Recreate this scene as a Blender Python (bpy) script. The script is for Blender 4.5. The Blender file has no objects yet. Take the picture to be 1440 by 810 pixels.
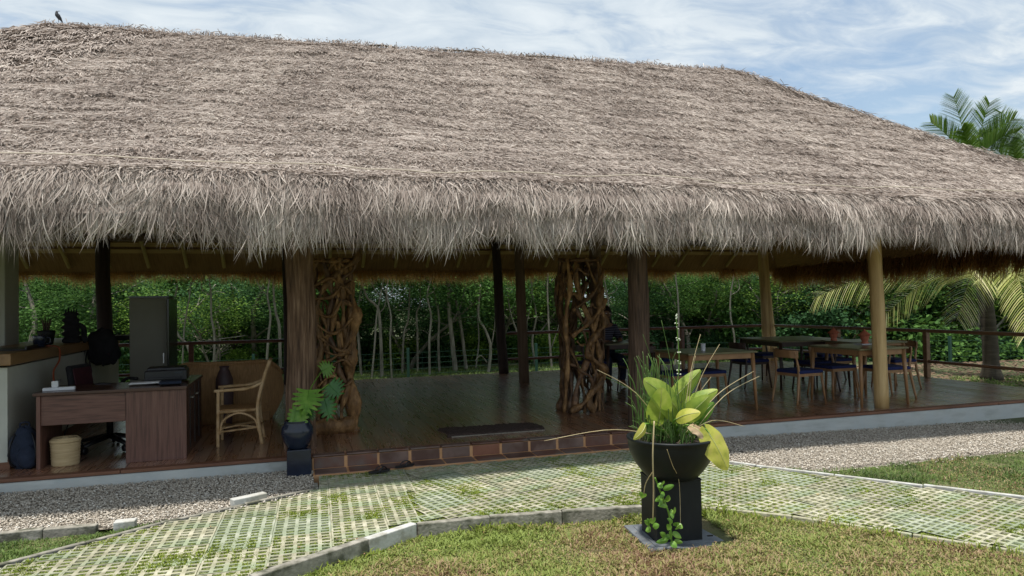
import bpy, bmesh, math, random
import numpy as np
from mathutils import Vector, Matrix, noise as mnoise
random.seed(7); RNG = np.random.default_rng(7)
S = bpy.context.scene; COL = S.collection
PI = math.pi
# ------------------------------------------------------------------ camera
CZ = 1.47; DECK = 0.15
yaw, pit, rol = (math.radians(a) for a in (16.97, 1.30, -1.067))
f = Vector((math.sin(yaw)*math.cos(pit), math.cos(yaw)*math.cos(pit), math.sin(pit)))
r0 = Vector((math.cos(yaw), -math.sin(yaw), 0)); u0 = r0.cross(f)
r = math.cos(rol)*r0 + math.sin(rol)*u0; u = -math.sin(rol)*r0 + math.cos(rol)*u0
cd = bpy.data.cameras.new('camera'); cam = bpy.data.objects.new('camera', cd); COL.objects.link(cam)
cam.matrix_world = Matrix(((r.x, u.x, -f.x, 0), (r.y, u.y, -f.y, 0), (r.z, u.z, -f.z, CZ), (0, 0, 0, 1)))
cd.sensor_width = 36; cd.lens = 992/1440*36; cd.clip_start = 0.05; cd.clip_end = 2000
S.camera = cam
# ------------------------------------------------------------------ sky and sun
SUN = Vector((-0.16, -0.11, 0.98)).normalized()
w = bpy.data.worlds.new('World'); S.world = w; w.use_nodes = True
nt = w.node_tree; nt.nodes.clear()
def N(t, ty, **k):
    n = t.nodes.new(ty)
    for a, b in k.items(): setattr(n, a, b)
    return n
out = N(nt, 'ShaderNodeOutputWorld'); bg = N(nt, 'ShaderNodeBackground'); bg.inputs[1].default_value = 0.10
sky = N(nt, 'ShaderNodeTexSky', sky_type='NISHITA', sun_disc=False)
sky.sun_elevation = math.asin(SUN.z); sky.sun_rotation = math.atan2(SUN.x, SUN.y)
sky.air_density = 1.3; sky.dust_density = 0.6; sky.ozone_density = 1.5
geo = N(nt, 'ShaderNodeTexCoord')
sep = N(nt, 'ShaderNodeSeparateXYZ'); nt.links.new(geo.outputs['Generated'], sep.inputs[0])
def vm(op, a, b):
    n = N(nt, 'ShaderNodeMath', operation=op)
    for i, v in enumerate((a, b)):
        if isinstance(v, (int, float)): n.inputs[i].default_value = v
        else: nt.links.new(v, n.inputs[i])
    return n.outputs[0]
den = vm('ADD', vm('MAXIMUM', sep.outputs[2], 0.0), 0.12)        # project the direction on a flat cloud layer
cx = vm('DIVIDE', sep.outputs[0], den); cy = vm('DIVIDE', sep.outputs[1], den)
comb = N(nt, 'ShaderNodeCombineXYZ'); nt.links.new(cx, comb.inputs[0]); nt.links.new(cy, comb.inputs[1])
mp = N(nt, 'ShaderNodeMapping'); nt.links.new(comb.outputs[0], mp.inputs[0])
mp.inputs['Rotation'].default_value = (0, 0, 0.5); mp.inputs['Scale'].default_value = (0.8, 1.5, 1)
mp.inputs['Location'].default_value = (3.4, 1.3, 0)
n1 = N(nt, 'ShaderNodeTexNoise'); n1.inputs['Scale'].default_value = 0.75; n1.inputs['Detail'].default_value = 9; n1.inputs['Roughness'].default_value = 0.55; n1.inputs['Distortion'].default_value = 0.25
nt.links.new(mp.outputs[0], n1.inputs['Vector'])
n2 = N(nt, 'ShaderNodeTexNoise'); n2.inputs['Scale'].default_value = 5.0; n2.inputs['Detail'].default_value = 6; n2.inputs['Roughness'].default_value = 0.6; n2.inputs['Distortion'].default_value = 0.6
nt.links.new(mp.outputs[0], n2.inputs['Vector'])
cover = vm('ADD', vm('MULTIPLY', n1.outputs[0], 0.72), vm('MULTIPLY', n2.outputs[0], 0.34))
cover = vm('ADD', cover, vm('MULTIPLY', vm('MAXIMUM', vm('SUBTRACT', 0.14, sep.outputs[2]), 0.0), 1.6))   # thicker cloud low down
rampc = N(nt, 'ShaderNodeValToRGB'); nt.links.new(cover, rampc.inputs[0])
rampc.color_ramp.elements[0].position = 0.40; rampc.color_ramp.elements[0].color = (0.22, 0.22, 0.22, 1)
rampc.color_ramp.elements[1].position = 0.56; rampc.color_ramp.elements[1].color = (1, 1, 1, 1)
rampk = N(nt, 'ShaderNodeValToRGB'); nt.links.new(n2.outputs[0], rampk.inputs[0])
rampk.color_ramp.elements[0].position = 0.35; rampk.color_ramp.elements[0].color = (4.0, 4.7, 5.4, 1)
rampk.color_ramp.elements[1].position = 0.68; rampk.color_ramp.elements[1].color = (5.5, 6.0, 6.35, 1)
mixw = N(nt, 'ShaderNodeMix', data_type='RGBA'); nt.links.new(rampc.outputs[0], mixw.inputs[0])
nt.links.new(sky.outputs[0], mixw.inputs[6]); nt.links.new(rampk.outputs[0], mixw.inputs[7])
nt.links.new(mixw.outputs[2], bg.inputs[0]); nt.links.new(bg.outputs[0], out.inputs[0])
sl = bpy.data.lights.new('sun', 'SUN'); sl.energy = 3.6; sl.angle = math.radians(3.0); sl.color = (1, 0.955, 0.89)
so = bpy.data.objects.new('sun', sl); COL.objects.link(so)
so.rotation_euler = SUN.to_track_quat('Z', 'Y').to_euler(); so.location = (0, 0, 20)
S.view_settings.view_transform = 'Standard'; S.view_settings.look = 'None'; S.view_settings.gamma = 1
S.view_settings.exposure = 0.54
try:
    S.cycles.max_bounces = 8; S.cycles.diffuse_bounces = 4; S.cycles.transparent_max_bounces = 8
except Exception: pass

# ------------------------------------------------------------------ helpers
def ray(x, y): return (x-720)*r - (y-405)*u + 992*f
def onz(x, y, z):
    d = ray(x, y); return Vector((0, 0, CZ)) + d*((z-CZ)/d.z)
def ony(x, y, Y):
    d = ray(x, y); return Vector((0, 0, CZ)) + d*(Y/d.y)
def tag(o, label=None, cat=None, group=None, kind=None):
    for k, v in (('label', label), ('category', cat), ('group', group), ('kind', kind)):
        if v: o[k] = v
    return o
def empty(name, loc=(0, 0, 0), rz=0, label=None, cat=None, group=None):
    o = bpy.data.objects.new(name, None); COL.objects.link(o); o.location = loc; o.rotation_euler = (0, 0, rz)
    o.empty_display_size = 0.1
    return tag(o, label, cat, group)
def link(name, me, m=None, parent=None, smooth=False):
    o = bpy.data.objects.new(name, me); COL.objects.link(o)
    if m is not None and not me.materials: me.materials.append(m)
    if parent is not None: o.parent = parent
    if smooth and me.polygons: me.polygons.foreach_set('use_smooth', [True]*len(me.polygons))
    return o
def copy_tree(o, parent=None, label=None, **kw):
    c = o.copy(); COL.objects.link(c); c.parent = parent
    if label: c['label'] = label
    for ch in KIDS(o): copy_tree(ch, c)
    return c
def KIDS(o): return [x for x in o.children]
def np_mesh(name, V, Q=None, T=None, rnd=None, smooth=False):
    me = bpy.data.meshes.new(name); V = np.asarray(V, np.float32)
    nq = 0 if Q is None else len(Q); ntr = 0 if T is None else len(T)
    me.vertices.add(len(V)); me.vertices.foreach_set('co', V.ravel())
    parts = []; starts = []
    if nq: parts.append(np.asarray(Q, np.int32).ravel()); starts.append(np.arange(nq)*4)
    if ntr: parts.append(np.asarray(T, np.int32).ravel()); starts.append(nq*4+np.arange(ntr)*3)
    li = np.concatenate(parts); me.loops.add(len(li)); me.loops.foreach_set('vertex_index', li)
    me.polygons.add(nq+ntr); me.polygons.foreach_set('loop_start', np.concatenate(starts).astype(np.int32))
    if smooth: me.polygons.foreach_set('use_smooth', np.ones(nq+ntr, bool))
    if rnd is not None:
        a = me.attributes.new('rnd', 'FLOAT', 'POINT'); a.data.foreach_set('value', np.asarray(rnd, np.float32))
    me.update(calc_edges=True); return me
_perm = np.random.default_rng(3).random((256, 256))
def vn(x, y):
    x = np.asarray(x, float); y = np.asarray(y, float)
    xi = np.floor(x).astype(int); yi = np.floor(y).astype(int); fx = x-xi; fy = y-yi
    fx = fx*fx*(3-2*fx); fy = fy*fy*(3-2*fy)
    g = lambda a, b: _perm[a & 255, b & 255]
    return (g(xi, yi)*(1-fx)+g(xi+1, yi)*fx)*(1-fy)+(g(xi, yi+1)*(1-fx)+g(xi+1, yi+1)*fx)*fy
def fbm(x, y, o=3):
    s = 0; a = 0.5
    for i in range(o): s = s+a*vn(x*2**i+17*i, y*2**i+31*i); a *= 0.5
    return s
class MB:
    def __init__(s): s.v = []; s.f = []
    def add(s, V, F):
        b = len(s.v); s.v += [tuple(p) for p in V]; s.f += [tuple(i+b for i in q) for q in F]; return s
    def box(s, c, d, rz=0, taper=1.0, tilt=None):
        V = []
        for z in (-1, 1):
            k = taper if z > 0 else 1
            for x, y in ((-1, -1), (1, -1), (1, 1), (-1, 1)): V.append(Vector((x*d[0]/2*k, y*d[1]/2*k, z*d[2]/2)))
        M = Matrix.Rotation(rz, 3, 'Z')
        if tilt is not None: M = M @ tilt
        V = [M @ v + Vector(c) for v in V]
        return s.add(V, ((0, 3, 2, 1), (4, 5, 6, 7), (0, 1, 5, 4), (1, 2, 6, 5), (2, 3, 7, 6), (3, 0, 4, 7)))
    def tube(s, P, R, n=8, flat=1.0, cap=True):
        P = [Vector(p) for p in P]
        if not hasattr(R, '__len__'): R = [R]*len(P)
        t0 = (P[1]-P[0]).normalized(); a = t0.orthogonal().normalized(); V = []
        for i, p in enumerate(P):
            t = (P[min(i+1, len(P)-1)]-P[max(i-1, 0)])
            t = t.normalized() if t.length > 1e-9 else t0
            a = (a-t*a.dot(t)); a = a.normalized() if a.length > 1e-6 else t.orthogonal().normalized()
            b = t.cross(a)
            for k in range(n):
                q = 2*PI*k/n; V.append(p+a*math.cos(q)*R[i]+b*math.sin(q)*R[i]*flat)
        F = []
        for i in range(len(P)-1):
            for k in range(n): F.append((i*n+k, i*n+(k+1) % n, (i+1)*n+(k+1) % n, (i+1)*n+k))
        if cap: F.append(tuple(range(n))[::-1]); F.append(tuple((len(P)-1)*n+k for k in range(n)))
        return s.add(V, F)
    def lathe(s, prof, n=24, c=(0, 0, 0), cap=True):
        V = []; F = []
        for rr, z in prof:
            for k in range(n): V.append((c[0]+rr*math.cos(2*PI*k/n), c[1]+rr*math.sin(2*PI*k/n), c[2]+z))
        for i in range(len(prof)-1):
            for k in range(n): F.append((i*n+k, i*n+(k+1) % n, (i+1)*n+(k+1) % n, (i+1)*n+k))
        if cap: F.append(tuple(range(n))[::-1]); F.append(tuple((len(prof)-1)*n+k for k in range(n)))
        return s.add(V, F)
    def mesh(s, name):
        me = bpy.data.meshes.new(name); me.from_pydata(s.v, [], s.f); me.update(); return me
    def obj(s, name, m, parent=None, smooth=False, bevel=0):
        o = link(name, s.mesh(name), m, parent, smooth)
        if bevel:
            b = o.modifiers.new('bevel', 'BEVEL'); b.width = bevel; b.segments = 2; b.limit_method = 'ANGLE'
        return o
def bez(P, n=12):
    P = [Vector(p) for p in P]; R = []
    for i in range(len(P)-1):
        a, b, c, d = P[max(i-1, 0)], P[i], P[i+1], P[min(i+2, len(P)-1)]
        for k in range(n):
            t = k/n
            R.append(0.5*((2*b)+(c-a)*t+(2*a-5*b+4*c-d)*t*t+(3*b-a-3*c+d)*t**3))
    R.append(P[-1]); return R
# ------------------------------------------------------------------ materials
def mat(name, cols, scale=5, rough=0.7, bump=0.0, bscale=None, stretch=(1, 1, 1), attr=False, trans=0.0, spec=0.5,
        coords='Object', pos=None, detail=6, coat=0, metal=0, mixscale=None, mixcol=None, trcol=None, bdist=0.01, rvar=0, orand=0):
    m = bpy.data.materials.new(name); m.use_nodes = True; t = m.node_tree; p = t.nodes['Principled BSDF']
    p.inputs['Roughness'].default_value = rough; p.inputs['Metallic'].default_value = metal
    p.inputs['Specular IOR Level'].default_value = spec; p.inputs['Coat Weight'].default_value = coat
    p.inputs['Coat Roughness'].default_value = 0.22
    tc = N(t, 'ShaderNodeTexCoord'); mpp = N(t, 'ShaderNodeMapping'); mpp.inputs['Scale'].default_value = stretch
    t.links.new(tc.outputs[coords], mpp.inputs[0])
    no = N(t, 'ShaderNodeTexNoise'); no.inputs['Scale'].default_value = scale; no.inputs['Detail'].default_value = detail; no.inputs['Roughness'].default_value = 0.6
    t.links.new(mpp.outputs[0], no.inputs['Vector'])
    rp = N(t, 'ShaderNodeValToRGB'); cr = rp.color_ramp
    while len(cr.elements) < len(cols): cr.elements.new(0.5)
    for i, c in enumerate(cols):
        cr.elements[i].position = (pos[i] if pos else ((0.3+0.4*i/max(1, len(cols)-1)) if not attr else i/max(1, len(cols)-1)))
        cr.elements[i].color = (*c, 1)
    if attr:
        at = N(t, 'ShaderNodeAttribute', attribute_name='rnd'); t.links.new(at.outputs['Fac'], rp.inputs[0])
    else: t.links.new(no.outputs[0], rp.inputs[0])
    colout = rp.outputs[0]
    if mixcol is not None:
        n3 = N(t, 'ShaderNodeTexNoise'); n3.inputs['Scale'].default_value = mixscale; n3.inputs['Detail'].default_value = 4
        t.links.new(tc.outputs[coords], n3.inputs['Vector'])
        r3 = N(t, 'ShaderNodeValToRGB'); r3.color_ramp.elements[0].position = 0.45; r3.color_ramp.elements[1].position = 0.62
        t.links.new(n3.outputs[0], r3.inputs[0])
        mx = N(t, 'ShaderNodeMix', data_type='RGBA'); t.links.new(r3.outputs[0], mx.inputs[0])
        t.links.new(colout, mx.inputs[6]); mx.inputs[7].default_value = (*mixcol, 1); colout = mx.outputs[2]
    if orand:
        oi = N(t, 'ShaderNodeObjectInfo'); mr0 = N(t, 'ShaderNodeMapRange'); mr0.inputs[3].default_value = 1-orand; mr0.inputs[4].default_value = 1+orand
        t.links.new(oi.outputs['Random'], mr0.inputs[0]); hs = N(t, 'ShaderNodeHueSaturation'); t.links.new(mr0.outputs[0], hs.inputs['Value']); t.links.new(colout, hs.inputs['Color']); colout = hs.outputs[0]
    t.links.new(colout, p.inputs['Base Color'])
    if rvar:
        mr = N(t, 'ShaderNodeMapRange'); mr.inputs[3].default_value = rough-rvar; mr.inputs[4].default_value = rough+rvar
        t.links.new(no.outputs[0], mr.inputs[0]); t.links.new(mr.outputs[0], p.inputs['Roughness'])
    if bump:
        nb = N(t, 'ShaderNodeTexNoise'); nb.inputs['Scale'].default_value = bscale or scale*3; nb.inputs['Detail'].default_value = 5
        t.links.new(mpp.outputs[0], nb.inputs['Vector'])
        b = N(t, 'ShaderNodeBump'); b.inputs['Strength'].default_value = bump; b.inputs['Distance'].default_value = bdist
        t.links.new(nb.outputs[0], b.inputs['Height']); t.links.new(b.outputs[0], p.inputs['Normal'])
    if trans:
        tr = N(t, 'ShaderNodeBsdfTranslucent'); ms = N(t, 'ShaderNodeMixShader'); ms.inputs[0].default_value = trans
        if trcol:
            tr.inputs[0].default_value = (*trcol, 1)
        else: t.links.new(colout, tr.inputs[0])
        o = t.nodes['Material Output']; t.links.new(p.outputs[0], ms.inputs[1]); t.links.new(tr.outputs[0], ms.inputs[2]); t.links.new(ms.outputs[0], o.inputs[0])
    return m
M = {}
M['thatch'] = mat('weathered_thatch', [(.10, .076, .062), (.29, .235, .200), (.44, .375, .325), (.56, .49, .43), (.70, .625, .545)], attr=True, rough=.75, trans=.12, pos=[0, .25, .55, .82, 1], spec=.3)
M['thatch_base'] = mat('thatch_underlay', [(.20, .16, .135), (.34, .28, .24)], scale=18, rough=.95, bump=.6, bscale=60)
M['thatch_in'] = mat('unweathered_thatch', [(.26, .13, .045), (.48, .27, .10), (.66, .42, .17)], attr=True, rough=.75, trans=.62, spec=.3)
M['thatch_in_base'] = mat('unweathered_thatch_underlay', [(.20, .11, .045), (.34, .20, .085)], scale=4, stretch=(14, 1, 1), rough=.95, bump=.5, bscale=40)
M['rope'] = mat('rope', [(.5, .44, .34), (.62, .55, .44)], scale=30)
M['batten'] = mat('lath_wood', [(.32, .20, .08), (.50, .33, .14)], scale=6, stretch=(.4, 6, 6), rough=.7)
M['rafter'] = mat('rafter_wood', [(.26, .17, .06), (.4, .27, .10)], scale=5, rough=.6)
M['deckwood'] = mat('deck_planks', [(.17, .068, .036), (.30, .14, .075), (.42, .22, .125)], orand=.28, scale=3.2, stretch=(7, .5, 1), rough=.29, spec=.9, bump=.05, bscale=5, rvar=.12, mixscale=1.1, mixcol=(.30, .19, .135), coat=.6)
M['mat'] = mat('coir_mat', [(.035, .022, .018), (.08, .05, .038)], scale=80, rough=.95, bump=1, bscale=150)
M['plinth'] = mat('plinth_paint', [(.36, .38, .36), (.48, .50, .48), (.56, .58, .56)], scale=2.2, stretch=(1, 1, 5), rough=.8, bump=.15, bscale=30, mixscale=6, mixcol=(.47, .50, .49))
M['edge'] = mat('edge_timber', [(.13, .055, .03), (.24, .11, .06)], scale=5, stretch=(.5, 4, 4), rough=.6)
M['tile'] = [mat('clay_tile_%s' % n, c, scale=3.5, rough=.55, bump=.15, bscale=20, mixscale=4, mixcol=mc) for n, c, mc in (
    ('dark', [(.10, .042, .028), (.20, .088, .058)], (.16, .12, .10)), ('grey', [(.12, .075, .06), (.23, .15, .12)], (.10, .05, .035)), ('red', [(.20, .075, .04), (.30, .13, .08)], (.24, .10, .06)))]
M['grout'] = mat('orange_grout', [(.48, .25, .115), (.60, .34, .17)], scale=12, rough=.9)
M['conc'] = mat('kerb_concrete', [(.17, .16, .13), (.32, .30, .25), (.42, .40, .34)], scale=6, rough=.9, bump=.5, bscale=50, mixscale=9, mixcol=(.10, .10, .07))
M['conc_white'] = mat('white_kerb_concrete', [(.45, .45, .42), (.62, .62, .58)], scale=5, rough=.85, bump=.3, bscale=40, mixscale=12, mixcol=(.36, .35, .30))
M['paver'] = mat('paver_concrete', [(.20, .19, .12), (.35, .335, .23), (.48, .455, .35)], orand=.14, scale=13, rough=.9, bump=.4, bscale=60, coords='Object', mixscale=2.2, mixcol=(.26, .30, .19))
M['paver_b'] = mat('mossy_paver_concrete', [(.19, .22, .14), (.31, .34, .24), (.43, .44, .35)], scale=9, rough=.9, bump=.4, bscale=60, mixscale=2.2, mixcol=(.26, .30, .20))
M['soil'] = mat('path_soil', [(.09, .10, .03), (.17, .21, .05)], scale=14, rough=1)
M['blade'] = mat('grass_blades', [(.045, .075, .018), (.095, .16, .035), (.17, .25, .06), (.30, .33, .13)], attr=True, rough=.6, trans=.3, pos=[0, .4, .8, 1], spec=.3)
M['blade_path'] = mat('path_grass_blades', [(.08, .12, .018), (.17, .23, .03), (.28, .34, .055), (.40, .42, .12)], attr=True, rough=.8, trans=.3, pos=[0, .4, .8, 1], spec=.1)
M['blade_dry'] = mat('dry_grass_blades', [(.18, .085, .055), (.42, .30, .18), (.34, .31, .11), (.17, .22, .05), (.27, .34, .08)], attr=True, rough=.6, trans=.25, pos=[0, .28, .5, .75, 1], spec=.3)
M['lawn'] = mat('lawn_soil', [(.07, .075, .03), (.11, .12, .045), (.16, .13, .07)], scale=3, rough=1, bump=.5, bscale=60)
M['ground'] = mat('ground_earth', [(.045, .055, .02), (.08, .10, .035), (.13, .10, .06)], scale=1.2, rough=1, bump=.5, bscale=30)
M['litter'] = mat('leaf_litter', [(.10, .06, .035), (.22, .15, .10)], scale=8, rough=1, bump=.6, bscale=50)
M['stone'] = mat('gravel_stones', [(.28, .245, .195), (.49, .43, .35), (.64, .58, .49), (.80, .77, .70)], attr=True, rough=.85, spec=.3)
M['gravelbed'] = mat('gravel_bed', [(.20, .175, .14), (.33, .295, .24)], scale=60, rough=1, bump=1, bscale=90)
M['darkwood'] = mat('dark_post_wood', [(.022, .013, .012), (.055, .034, .028)], scale=6, stretch=(3, 3, .3), rough=.8, bump=.5, bscale=14)
M['postwood'] = mat('grey_brown_post_wood', [(.10, .063, .038), (.19, .125, .08)], scale=6, stretch=(4, 4, .3), rough=.8, bump=.5, bscale=12)
M['yellowwood'] = mat('yellow_post_wood', [(.36, .22, .08), (.56, .38, .17), (.68, .50, .25)], scale=3.5, stretch=(4, 4, .35), rough=.55, bump=.25, bscale=10)
M['bark'] = mat('bark_ridges', [(.05, .028, .018), (.16, .092, .056), (.30, .20, .135)], scale=7, stretch=(6, 6, .4), rough=.85, bump=.8, bscale=14)
M['root'] = mat('oiled_root_wood', [(.06, .030, .012), (.20, .105, .040), (.42, .24, .10)], scale=14, stretch=(1, 1, .5), orand=.3, rough=.55, bump=1.0, bscale=40, bdist=.02)
M['root_dark'] = mat('dark_root_wood', [(.04, .020, .011), (.12, .062, .030), (.25, .14, .065)], scale=12, orand=.4, rough=.55, bump=.4, bscale=25)
M['rail'] = mat('rail_wood', [(.11, .04, .025), (.22, .09, .055)], scale=6, stretch=(.5, .5, 4), rough=.35, bump=.1)
M['lightrail'] = mat('pale_rail_wood', [(.32, .23, .13), (.5, .38, .24)], scale=6, rough=.4)
M['table'] = mat('table_wood', [(.26, .135, .06), (.38, .21, .10)], scale=6, stretch=(1, 6, 1), rough=.35, bump=.05)
M['tabledark'] = mat('dark_table_wood', [(.035, .018, .014), (.075, .04, .03)], scale=6, stretch=(1, 6, 1), rough=.35)
M['tablegreen'] = mat('olive_table_top', [(.13, .12, .06), (.21, .19, .10)], scale=5, stretch=(1, 5, 1), rough=.28)
M['blue'] = mat('blue_seat_fabric', [(.008, .014, .075), (.014, .026, .13)], scale=50, rough=.9, bump=.2)
M['desk'] = mat('desk_laminate', [(.075, .034, .026), (.145, .068, .050), (.19, .096, .072)], scale=4, stretch=(1, 1, 12), rough=.45)
M['deskv'] = mat('desk_laminate_upright', [(.075, .034, .026), (.145, .068, .050), (.19, .096, .072)], scale=4, stretch=(14, 8, .7), rough=.45)
M['desktop'] = mat('desk_top_laminate', [(.05, .025, .02), (.10, .05, .04)], scale=4, stretch=(1, 8, 1), rough=.25)
M['black'] = mat('black_plastic', [(.008, .008, .01), (.018, .018, .02)], scale=20, rough=.4)
M['blackcloth'] = mat('black_cloth', [(.008, .008, .01), (.022, .022, .026)], scale=12, rough=.95, bump=.5, bscale=60)
M['navy'] = mat('navy_cloth', [(.008, .014, .03), (.02, .03, .06)], scale=15, rough=.9, bump=.4, bscale=70)
M['maroon'] = mat('maroon_cloth', [(.035, .006, .012), (.06, .01, .018)], scale=20, rough=.8)
M['metal'] = mat('chair_metal', [(.5, .5, .5), (.6, .6, .6)], rough=.3, metal=1)
M['white'] = mat('white_plastic', [(.62, .63, .66), (.72, .73, .75)], rough=.4)
M['paper'] = mat('paper', [(.7, .7, .7), (.78, .78, .78)], rough=.9)
M['cable'] = mat('orange_cable', [(.30, .07, .03), (.36, .09, .04)], rough=.5)
M['wall'] = mat('cream_wall_plaster', [(.46, .47, .41), (.56, .57, .50)], scale=2, rough=.9, bump=.15, bscale=25)
M['slab'] = mat('counter_slab_wood', [(.20, .11, .045), (.34, .20, .09)], scale=3, stretch=(5, .5, 5), rough=.35, bump=.2)
M['cabinet'] = mat('grey_cabinet_paint', [(.22, .215, .17), (.27, .26, .21)], scale=2, rough=.6)
M['glassdark'] = mat('dark_door_edge', [(.02, .022, .02), (.03, .032, .03)], rough=.15)
M['rattan'] = mat('rattan_cane', [(.34, .20, .085), (.52, .34, .17), (.60, .43, .25)], scale=14, rough=.5, bump=.2)
M['rattanbrown'] = mat('brown_woven_rattan', [(.30, .16, .06), (.52, .30, .13)], scale=4, stretch=(20, 20, 1.5), rough=.6, bump=.8, bscale=14)
M['vase'] = mat('dark_purple_wood', [(.05, .026, .028), (.085, .045, .046)], scale=5, rough=.5)
M['basket'] = mat('woven_basket_straw', [(.42, .30, .15), (.62, .48, .28)], scale=6, stretch=(1, 1, 18), rough=.8, bump=.6, bscale=12)
M['pot'] = mat('black_glazed_pot', [(.006, .008, .009), (.013, .016, .017)], scale=9, rough=.45, bump=.08, rvar=.08, spec=.3)
M['ped'] = mat('black_pedestal', [(.006, .008, .009), (.016, .019, .021)], scale=7, stretch=(1, 1, .4), rough=.55, bump=.1, spec=.3)
M['bluepot'] = mat('dark_blue_glazed_pot', [(.010, .014, .028), (.02, .028, .05)], scale=6, rough=.2)
M['slate'] = mat('slate_slab', [(.07, .08, .09), (.13, .145, .16), (.19, .21, .22)], scale=6, rough=.75, bump=.5, bscale=20)
M['potsoil'] = mat('potting_soil', [(.025, .018, .012), (.06, .04, .03)], scale=40, rough=1, bump=1)
M['yleaf'] = mat('yellow_green_leaf', [(.20, .33, .05), (.36, .48, .07), (.54, .60, .14)], scale=9, rough=.55, trans=.45, bump=.15, bscale=30)
M['rib'] = mat('pale_leaf_rib', [(.55, .60, .25), (.65, .68, .35)], rough=.5, trans=.2)
M['yleaf2'] = mat('yellowing_leaf', [(.38, .42, .06), (.60, .60, .10), (.66, .56, .18)], scale=14, rough=.6, trans=.4, bump=.15, bscale=30)
M['brownleaf'] = mat('withered_leaf', [(.30, .20, .10), (.5, .38, .24)], scale=12, rough=.8, trans=.2)
M['gleaf'] = mat('fresh_green_leaf', [(.10, .24, .03), (.18, .36, .05), (.28, .45, .08)], scale=12, rough=.4, trans=.35)
M['monstera'] = mat('monstera_leaf', [(.035, .13, .025), (.07, .22, .04)], scale=6, rough=.3, trans=.3)
M['reed'] = mat('green_reed', [(.07, .16, .03), (.16, .26, .06)], scale=12, rough=.5, trans=.2)
M['straw'] = mat('dry_stem', [(.42, .33, .17), (.58, .48, .28)], scale=12, rough=.7)
M['flower'] = mat('pale_flower', [(.62, .68, .50), (.78, .8, .68)], scale=12, rough=.7, trans=.3)
M['lantern'] = mat('terracotta', [(.42, .115, .06), (.55, .18, .10)], scale=12, rough=.7, bump=.2)
M['skin'] = mat('skin', [(.20, .105, .065), (.24, .13, .08)], scale=9, rough=.55)
M['hair'] = mat('black_hair', [(.008, .006, .006), (.018, .014, .013)], scale=10, stretch=(8, 8, .5), rough=.45, bump=.6)
M['bird'] = mat('dark_feathers', [(.02, .022, .03), (.05, .055, .065)], scale=20, rough=.7)
M['beak'] = mat('bird_beak', [(.04, .035, .03), (.07, .06, .05)], rough=.5)
M['trunk'] = mat('pale_bark', [(.11, .095, .07), (.22, .20, .16), (.34, .31, .26)], scale=4, stretch=(2, 2, .6), rough=.9, bump=.5, bscale=20)
M['trunkdark'] = mat('brown_bark', [(.06, .045, .03), (.14, .11, .075)], scale=4, stretch=(2, 2, .6), rough=.9, bump=.5, bscale=20)
GL = [(.035, .08, .02), (.075, .165, .038), (.12, .235, .05), (.21, .33, .08)]
M['leafA'] = mat('forest_leaves_mid', GL, attr=True, rough=.75, spec=.15, trans=.35, pos=[0, .4, .8, 1])
M['leafB'] = mat('forest_leaves_bright', [(.07, .14, .025), (.16, .28, .045), (.24, .38, .065), (.36, .48, .12)], attr=True, rough=.75, spec=.15, trans=.4, pos=[0, .4, .8, 1])
M['leafC'] = mat('forest_leaves_deep', [(.025, .065, .025), (.05, .125, .045), (.085, .18, .06), (.15, .26, .09)], attr=True, rough=.75, spec=.15, trans=.3, pos=[0, .4, .8, 1])
M['palm'] = mat('palm_leaflets', [(.20, .27, .06), (.38, .43, .12), (.56, .57, .22), (.72, .68, .38)], attr=True, rough=.35, trans=.35)
M['palmgreen'] = mat('green_palm_leaflets', [(.08, .16, .025), (.17, .29, .045), (.34, .42, .11)], attr=True, rough=.4, trans=.3)
M['palmtrunk'] = mat('palm_bark', [(.035, .028, .02), (.09, .075, .055)], scale=4, stretch=(1, 1, 8), rough=.95, bump=.8, bscale=12)
M['fencegreen'] = mat('green_wire_coating', [(.012, .05, .035), (.02, .07, .05)], rough=.5)

# ------------------------------------------------------------------ ground
def gz(x, y):
    """height of the earth: level in front, falling behind and right of the deck"""
    x = np.asarray(x, float); y = np.asarray(y, float)
    z = -0.05 + 0*x
    back = np.clip((y-13.2)/1.6, 0, 1); z = z-0.32*back
    right = np.clip((x-9.9)/5, 0, 1)*np.clip((y-4)/3, 0, 1); z = z-0.14*right*(1-back)
    return z
def grid_sheet(name, x0, x1, y0, y1, nx, ny, fz, m, **kw):
    X, Y = np.meshgrid(np.linspace(x0, x1, nx), np.linspace(y0, y1, ny)); Z = fz(X, Y)
    V = np.stack([X, Y, Z], -1).reshape(-1, 3)
    i = np.arange(nx*ny).reshape(ny, nx)
    Q = np.stack([i[:-1, :-1], i[:-1, 1:], i[1:, 1:], i[1:, :-1]], -1).reshape(-1, 4)
    o = link(name, np_mesh(name, V, Q, smooth=True), m); tag(o, kind='structure'); return o
xs = np.concatenate([[-900, -200, -60], np.linspace(-30, 45, 151), [90, 250, 900]]); ys = np.concatenate([[-900, -100, -20], np.linspace(-5, 45, 101), [90, 250, 900]])
X, Y = np.meshgrid(xs, ys); Z = gz(X, Y)-0.006
V = np.stack([X, Y, Z], -1).reshape(-1, 3); i = np.arange(X.size).reshape(X.shape)
Q = np.stack([i[:-1, :-1], i[:-1, 1:], i[1:, 1:], i[1:, :-1]], -1).reshape(-1, 4)
tag(link('ground', np_mesh('ground', V, Q, smooth=True), M['ground']), kind='structure')
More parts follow.
